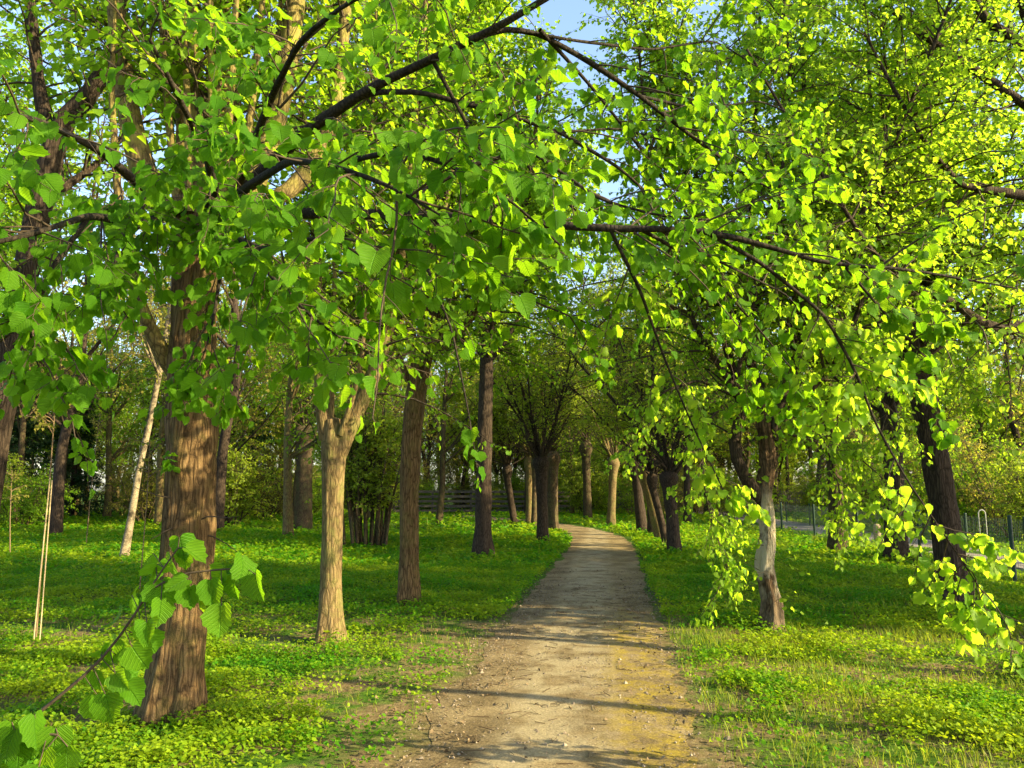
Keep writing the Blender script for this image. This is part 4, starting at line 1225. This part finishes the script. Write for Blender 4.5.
for ring, (ya, yb, n, dmin) in enumerate([(24, 36, 14, 3.6), (36, 52, 46, 3.4), (55, 85, 120, 3.4), (54, 80, 45, 2.6)]):
    tries = 0; got = 0
    while got < n and tries < 4000:
        tries += 1
        y = rw.uniform(ya, yb); x = rw.uniform(-.85 * y, .85 * y)
        if abs(x - pathx(y)) < (4.5 if ring < 2 else 2): continue
        if ring == 0 and -7 < x < 15: continue
        if ring == 1 and -3 < x < 8 and y < 44: continue
        if 8.5 < x < 14 and y < 45: continue
        if x > 14 and (y < 27 or (x < .5 * y and y < 42)): continue
        
        if ring == 3 and abs(x - .1 * y) > .3 * y: continue
        p = np.array([x, y])
        if any(np.linalg.norm(p - q) < dmin for q in spots) or any(np.linalg.norm(p - q) < 2.2 for q in taken): continue
        spots.append(p); got += 1
for i, p in enumerate(spots):
    k = int(rw.choice([0, 1, 2, 3], p=[.34, .22, .26, .18] if p[0] > -8 else [.22, .32, .2, .26]))
    src = protos[k]
    sc = rw.uniform(.85, 1.3) if p[0] < -6 else rw.uniform(.8, 1.15); rz = rw.uniform(0, 6.28)
    if not src.get('used'):
        src['used'] = 1; src.location = (*p, -.05); src['group'] = GRP[k]
    else:
        c = copy_tree(src, (*p, -.05), rz, sc, TXT[k], GRP[k])
for s in protos:
    if 'used' in s: del s['used']
for o in list(COL.objects):
    if 'used' in o: del o['used']

# ---- understorey shrubs
def bush(label, seed, h, leaf, leafy, group, size=.10):
    rg = RNG(seed)
    root = thing('bush', label, 'bush', (0, 0, 0), group)
    lim = poles((0, 0, .1), 12, rg, (h * .7, h * 1.1), (.15, .95), (.015, .03), jitter=.3, r_end=.006)
    acc = Acc()
    for l in lim:
        l = resample(l, 7); tubes(acc, l[None, :, :3], l[None, :, 3], 4)
    link('stems', acc.mesh('stems', [M['bark_grey']], True, False), root).name = 'branchwork'
    link('crown', crown_mesh('crown', lim, rg, np.zeros(3), br=5, br_len=(.4, 1.0), tw=6, tw_len=(.2, .6), per=6, size=size, kind='low', leaf=leaf, t0=.1, sides=3, leafy=leafy, twig_r=.005), root)
    return root
BT = ['dense green bush under the trees of the wood', 'loose olive bush with bare twigs under the trees of the wood', 'bright sunlit bush under the trees of the wood']
BG = ['dense green bushes', 'loose olive bushes', 'bright sunlit bushes']
bushes = [bush(BT[0], 501, 3.2, 'leaf_far', 1, BG[0]), bush(BT[1], 502, 3.6, 'leaf_olive', .6, BG[1], .08), bush(BT[2], 503, 2.6, 'leaf_mid', 1, BG[2])]
first = [True] * 3
bs = []
for (ya, yb, n) in [(22, 36, 24), (32, 42, 12), (40, 60, 46), (60, 90, 60), (55, 64, 40)]:
    got = 0; tries = 0
    while got < n and tries < 3000:
        tries += 1
        y = rw.uniform(ya, yb); x = rw.uniform(-.85 * y, .85 * y)
        if abs(x - pathx(y)) < 7 and y < 54: continue
        if ya == 32 and (-9 < x < 15) : continue
        if n == 40 and abs(x - 5) > 22: continue
        if n == 24 and not (14.5 < x < 30): continue
        if 8.5 < x < 13.5 and y < 45: continue
        if any(np.hypot(*(np.array([x, y]) - q)) < 2.3 for q in bs): continue
        bs.append(np.array([x, y])); got += 1
for p in bs:
    k = int(rw.choice([0, 1, 2], p=[.45, .3, .25]))
    sc = rw.uniform(.7, 1.25)
    if first[k]:
        first[k] = False; bushes[k].location = (*p, -.05)
    else:
        copy_tree(bushes[k], (*p, -.05), rw.uniform(0, 6.28), sc, BT[k], BG[k])

# ---- dark conifers at the far left
def conifer(label, x, y, h, seed):
    rg = RNG(seed)
    o = thing('conifer', label, 'conifer', (x, y, 0))
    acc = Acc(); tubes(acc, np.array([[[0, 0, -.1], [0, 0, h * .5], [0, 0, h]]]), np.array([[.2, .11, .02]]), 8)
    link('trunk', acc.mesh('trunk', [M['bark_dark']], True, False), o)
    n = 260
    z = rg.uniform(.06, .98, n) ** .9 * h
    a = rg.uniform(0, 6.28, n)
    L = (1 - z / h) * h * .24 + .25
    S = np.stack([0 * z, 0 * z, z], 1); D = np.stack([np.cos(a), np.sin(a), -.15 + 0 * a], 1)
    B = grow(S, D, L * rg.uniform(.8, 1.15, n), 6, .06, (0, 0, -.02), rg)
    acc = Acc(); tubes(acc, B, .015 * np.linspace(1, .3, 6)[None].repeat(n, 0), 3, 0)
    S2, D2, _, _ = spawn(B, np.full(n, 12), .2, 1, .6, 1.1, rg, .5)
    T = grow(S2, D2, rg.uniform(.15, .5, len(S2)), 4, .08, (0, 0, -.12), rg)
    twig_leaves(acc, T, 7, .13, 'low', 1, rg, .3, t0=.1, petiole=.05)
    link('crown', acc.mesh('crown', [M['twig'], M['leaf_dark']]), o)
for k, (px, Y, h, lab) in enumerate([(72, 44, 9, 'dark conifer behind the pale stemmed saplings'), (195, 48, 10, 'dark conifer glimpsed just left of the thick pollard'), (16, 40, 10, 'dark conifer at the far left margin behind the lawn'), (255, 47, 7, 'dark conifer glimpsed right of the thick pollard')]):
    p = at(px, 500, Y); conifer(lab, p[0], Y, h, 600 + k)

# ================================================================== ground flora (uncountable)
def cover(n, ya, yb, xw, size, dens, seed, kind, acc, hmax, tuft=None):
    rg = RNG(seed)
    y = np.sqrt(rg.uniform(ya ** 2, yb ** 2, n)); x = rg.uniform(-1, 1, n) * (xw * y + 1.0) + .05 * y
    keep = rg.uniform(0, 1, n) < dens(x, y)
    x, y = x[keep], y[keep]
    return x, y, rg

def nz2(x, y, s, o=0.0):
    return np.array([mnoise.fractal(Vector((a * s + o, b * s, o)), 1.0, 2.0, 3) for a, b in zip(x, y)])

def edge_dist(x, y): return np.abs(x - pathx(y)) - .9
def on_walk(x, y):
    r = roadx(y); return (x > r - .1) & (x < r + 2.4)

def dens_cover(x, y):
    n = nz2(x, y, .55, 3.0)
    e = edge_dist(x, y)
    left = x < pathx(y)
    d = np.clip(np.where(y > 10, 1.0, .85) + n * np.where(y > 10, .7, 1.2), 0, 1)
    fray = .35 + .5 * nz2(x, y, .9, 8)
    bare = np.where(y < 9.8, np.where(left, .55, .15), .0)
    d = np.where(e < (bare + fray * np.where(y < 10, .8, .25)), d * np.clip(e * .8, 0, .12), d)
    # dry patch round the forked trunk and in the right foreground
    dp = np.hypot((x - C_pts[0][0] - .4) / 1.5, (y - YC + .1) / .55)
    d = np.where(dp < 1, d * .3, d)
    rt = (~left) & (y < 9.3)
    d = np.where(rt, d * np.clip(.17 + nz2(x, y, .8, 12) * 1.9, .05, 1), d)
    lt = left & (y < 9.8)
    d = np.where(lt, d * np.clip(.80 + nz2(x, y, 1.1, 16) * 1.7, .05, 1), d)
    d = np.where(e < 0, .0, d)
    d = np.where(on_walk(x, y), 0, d)
    return d

acc = Acc()
for (n, ya, yb, size, kind, hm, sd_) in [(330000, 3.0, 8.2, .0255, 'mid', .11, 1), (260000, 8.2, 16.0, .040, 'low', .13, 2), (150000, 16, 30, .09, 'low', .16, 3), (60000, 30, 60, .17, 'low', .18, 4)]:
    x, y, rg = cover(n, ya, yb, .80, size, dens_cover, 700 + sd_, kind, acc, hm)
    m = len(x)
    hh = rg.uniform(.02, hm, m) * (.55 + .9 * np.clip(nz2(x, y, 1.3, 20) + .4, 0, 1))
    pos = np.stack([x, y, gh(x, y) + hh], 1)
    a = rg.uniform(0, 6.28, m)
    ax = np.stack([np.cos(a), np.sin(a), rg.normal(.0, .3, m)], 1)
    nr = np.stack([rg.normal(0, .45, m), rg.normal(0, .45, m), np.ones(m)], 1)
    tint = np.clip(.42 + .22 * np.clip((10 - y) / 1.5, 0, 1) + nz2(x, y, .9, 40) * .9 + rg.normal(0, .22, m), 0, 1)  # near leaves shifted to yellow: sunlight of the lit zone put into their colour
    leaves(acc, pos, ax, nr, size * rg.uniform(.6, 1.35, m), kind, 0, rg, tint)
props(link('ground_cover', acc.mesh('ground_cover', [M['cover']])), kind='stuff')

def dens_grass(x, y):
    e = edge_dist(x, y)
    right = x > pathx(y)
    d = np.where(right, .75, .12) * np.clip(.75 + nz2(x, y, .7, 30) * 1.4, 0, 1)
    d = np.where(e < .10, 0, d)
    d = np.where(e < .5, d * .5, d)
    d = np.where(on_walk(x, y), 0, d)
    return d
acc = Acc()
for (n, ya, yb, ln, wd, sd_) in [(120000, 3.0, 10, .08, .0032, 1), (70000, 10, 20, .13, .008, 2), (50000, 20, 40, .18, .016, 3)]:
    x, y, rg = cover(n, ya, yb, .80, 0, dens_grass, 720 + sd_, '', acc, 0)
    m = len(x)
    L = ln * rg.uniform(.4, 1.5, m) * (.6 + .8 * np.clip(nz2(x, y, 1.0, 33) + .4, 0, 1))
    a = rg.uniform(0, 6.28, m)
    lean = np.stack([np.cos(a), np.sin(a), 0 * a], 1) * rg.uniform(.1, .8, m)[:, None]
    P0 = np.stack([x, y, gh(x, y) - .005], 1)
    P1 = P0 + (lean * .35 + [0, 0, .55]) * L[:, None]
    P2 = P0 + (lean * 1.0 + [0, 0, .9]) * L[:, None]
    sd2 = np.stack([-np.sin(a), np.cos(a), 0 * a], 1) * (wd * rg.uniform(.6, 1.3, m))[:, None]
    V = np.stack([P0 - sd2, P0 + sd2, P1 + sd2 * .8, P1 - sd2 * .8, P2], 1)
    off = (np.arange(m) * 5)[:, None]
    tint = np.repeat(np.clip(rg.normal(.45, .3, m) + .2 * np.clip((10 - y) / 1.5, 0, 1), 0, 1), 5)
    acc.add(V.reshape(-1, 3), off + np.array([[0, 1, 2, 3]]), off + np.array([[3, 2, 4]]), 0, tint)
props(link('grass', acc.mesh('grass', [M['grass']])), kind='stuff')

# dead leaves, twigs and grit on the soil and the path
acc = Acc()
rg = RNG(740)
n = 34000
y = np.sqrt(rg.uniform(3.0 ** 2, 16 ** 2, n)); x = rg.uniform(-1, 1, n) * (.75 * y + 1)
e = edge_dist(x, y)
p = np.where(e < -.45, .20, np.where(e < .9, .65, np.where((x > pathx(y)) & (y < 9.5), .6, .35))) * np.clip(.6 + nz2(x, y, 1.2, 50) * 1.5, .05, 1)
k = (rg.uniform(0, 1, n) < p) & ~on_walk(x, y)
x, y = x[k], y[k]; m = len(x)
zz = np.where(edge_dist(x, y) < 0, .018, gh(x, y) + .012)
a = rg.uniform(0, 6.28, m)
ax = np.stack([np.cos(a), np.sin(a), rg.normal(.05, .15, m)], 1)
nr = np.stack([rg.normal(0, .5, m), rg.normal(0, .5, m), np.ones(m)], 1)
leaves(acc, np.stack([x, y, zz + .006], 1), ax, nr, rg.uniform(.010, .030, m), 'mid', 0, rg, None, .5, .9)
nt_ = 800
y = np.sqrt(rg.uniform(3.2 ** 2, 13 ** 2, nt_)); x = pathx(y) + rg.normal(-.3, 1.0, nt_)
a = rg.uniform(0, 6.28, nt_)
S = np.stack([x, y, np.where(edge_dist(x, y) < 0, .022, gh(x, y) + .015)], 1)
T = grow(S, np.stack([np.cos(a), np.sin(a), 0 * a], 1), rg.uniform(.03, .16, nt_), 4, .12, (0, 0, 0), rg)
T[:, :, 2] = S[:, None, 2] + .002
tubes(acc, T, np.repeat((rg.uniform(.0012, .003, nt_))[:, None], 4, 1), 4, 0)
props(link('leaf_litter', acc.mesh('leaf_litter', [M['litter']])), kind='stuff')

acc = Acc()
n = 9000
y = np.sqrt(rg.uniform(3.0 ** 2, 14 ** 2, n)); x = pathx(y) + rg.uniform(-1.15, 1.15, n)
s = rg.gamma(2.0, .0020, n) + .002
z = np.where(edge_dist(x, y) < 0, .014, gh(x, y) + .003)
ov = np.array([(1, 0, 0), (0, 1, 0), (-1, 0, 0), (0, -1, 0), (0, 0, .8), (0, 0, -.8)], float)
of = np.array([(0, 1, 4), (1, 2, 4), (2, 3, 4), (3, 0, 4), (1, 0, 5), (2, 1, 5), (3, 2, 5), (0, 3, 5)])
ra = rg.uniform(0, 6.28, n)
vv = ov[None] * rg.uniform(.6, 1.4, (n, 6, 1))
V = np.stack([vv[..., 0] * np.cos(ra)[:, None] - vv[..., 1] * np.sin(ra)[:, None], vv[..., 0] * np.sin(ra)[:, None] + vv[..., 1] * np.cos(ra)[:, None], vv[..., 2]], -1) * s[:, None, None] + np.stack([x, y, z], 1)[:, None]
acc.add(V.reshape(-1, 3), None, (of[None] + (np.arange(n) * 6)[:, None, None]).reshape(-1, 3), 0, np.repeat(rg.uniform(0, 1, n), 6))
props(link('gravel', acc.mesh('gravel', [M['stone']], False)), kind='stuff')
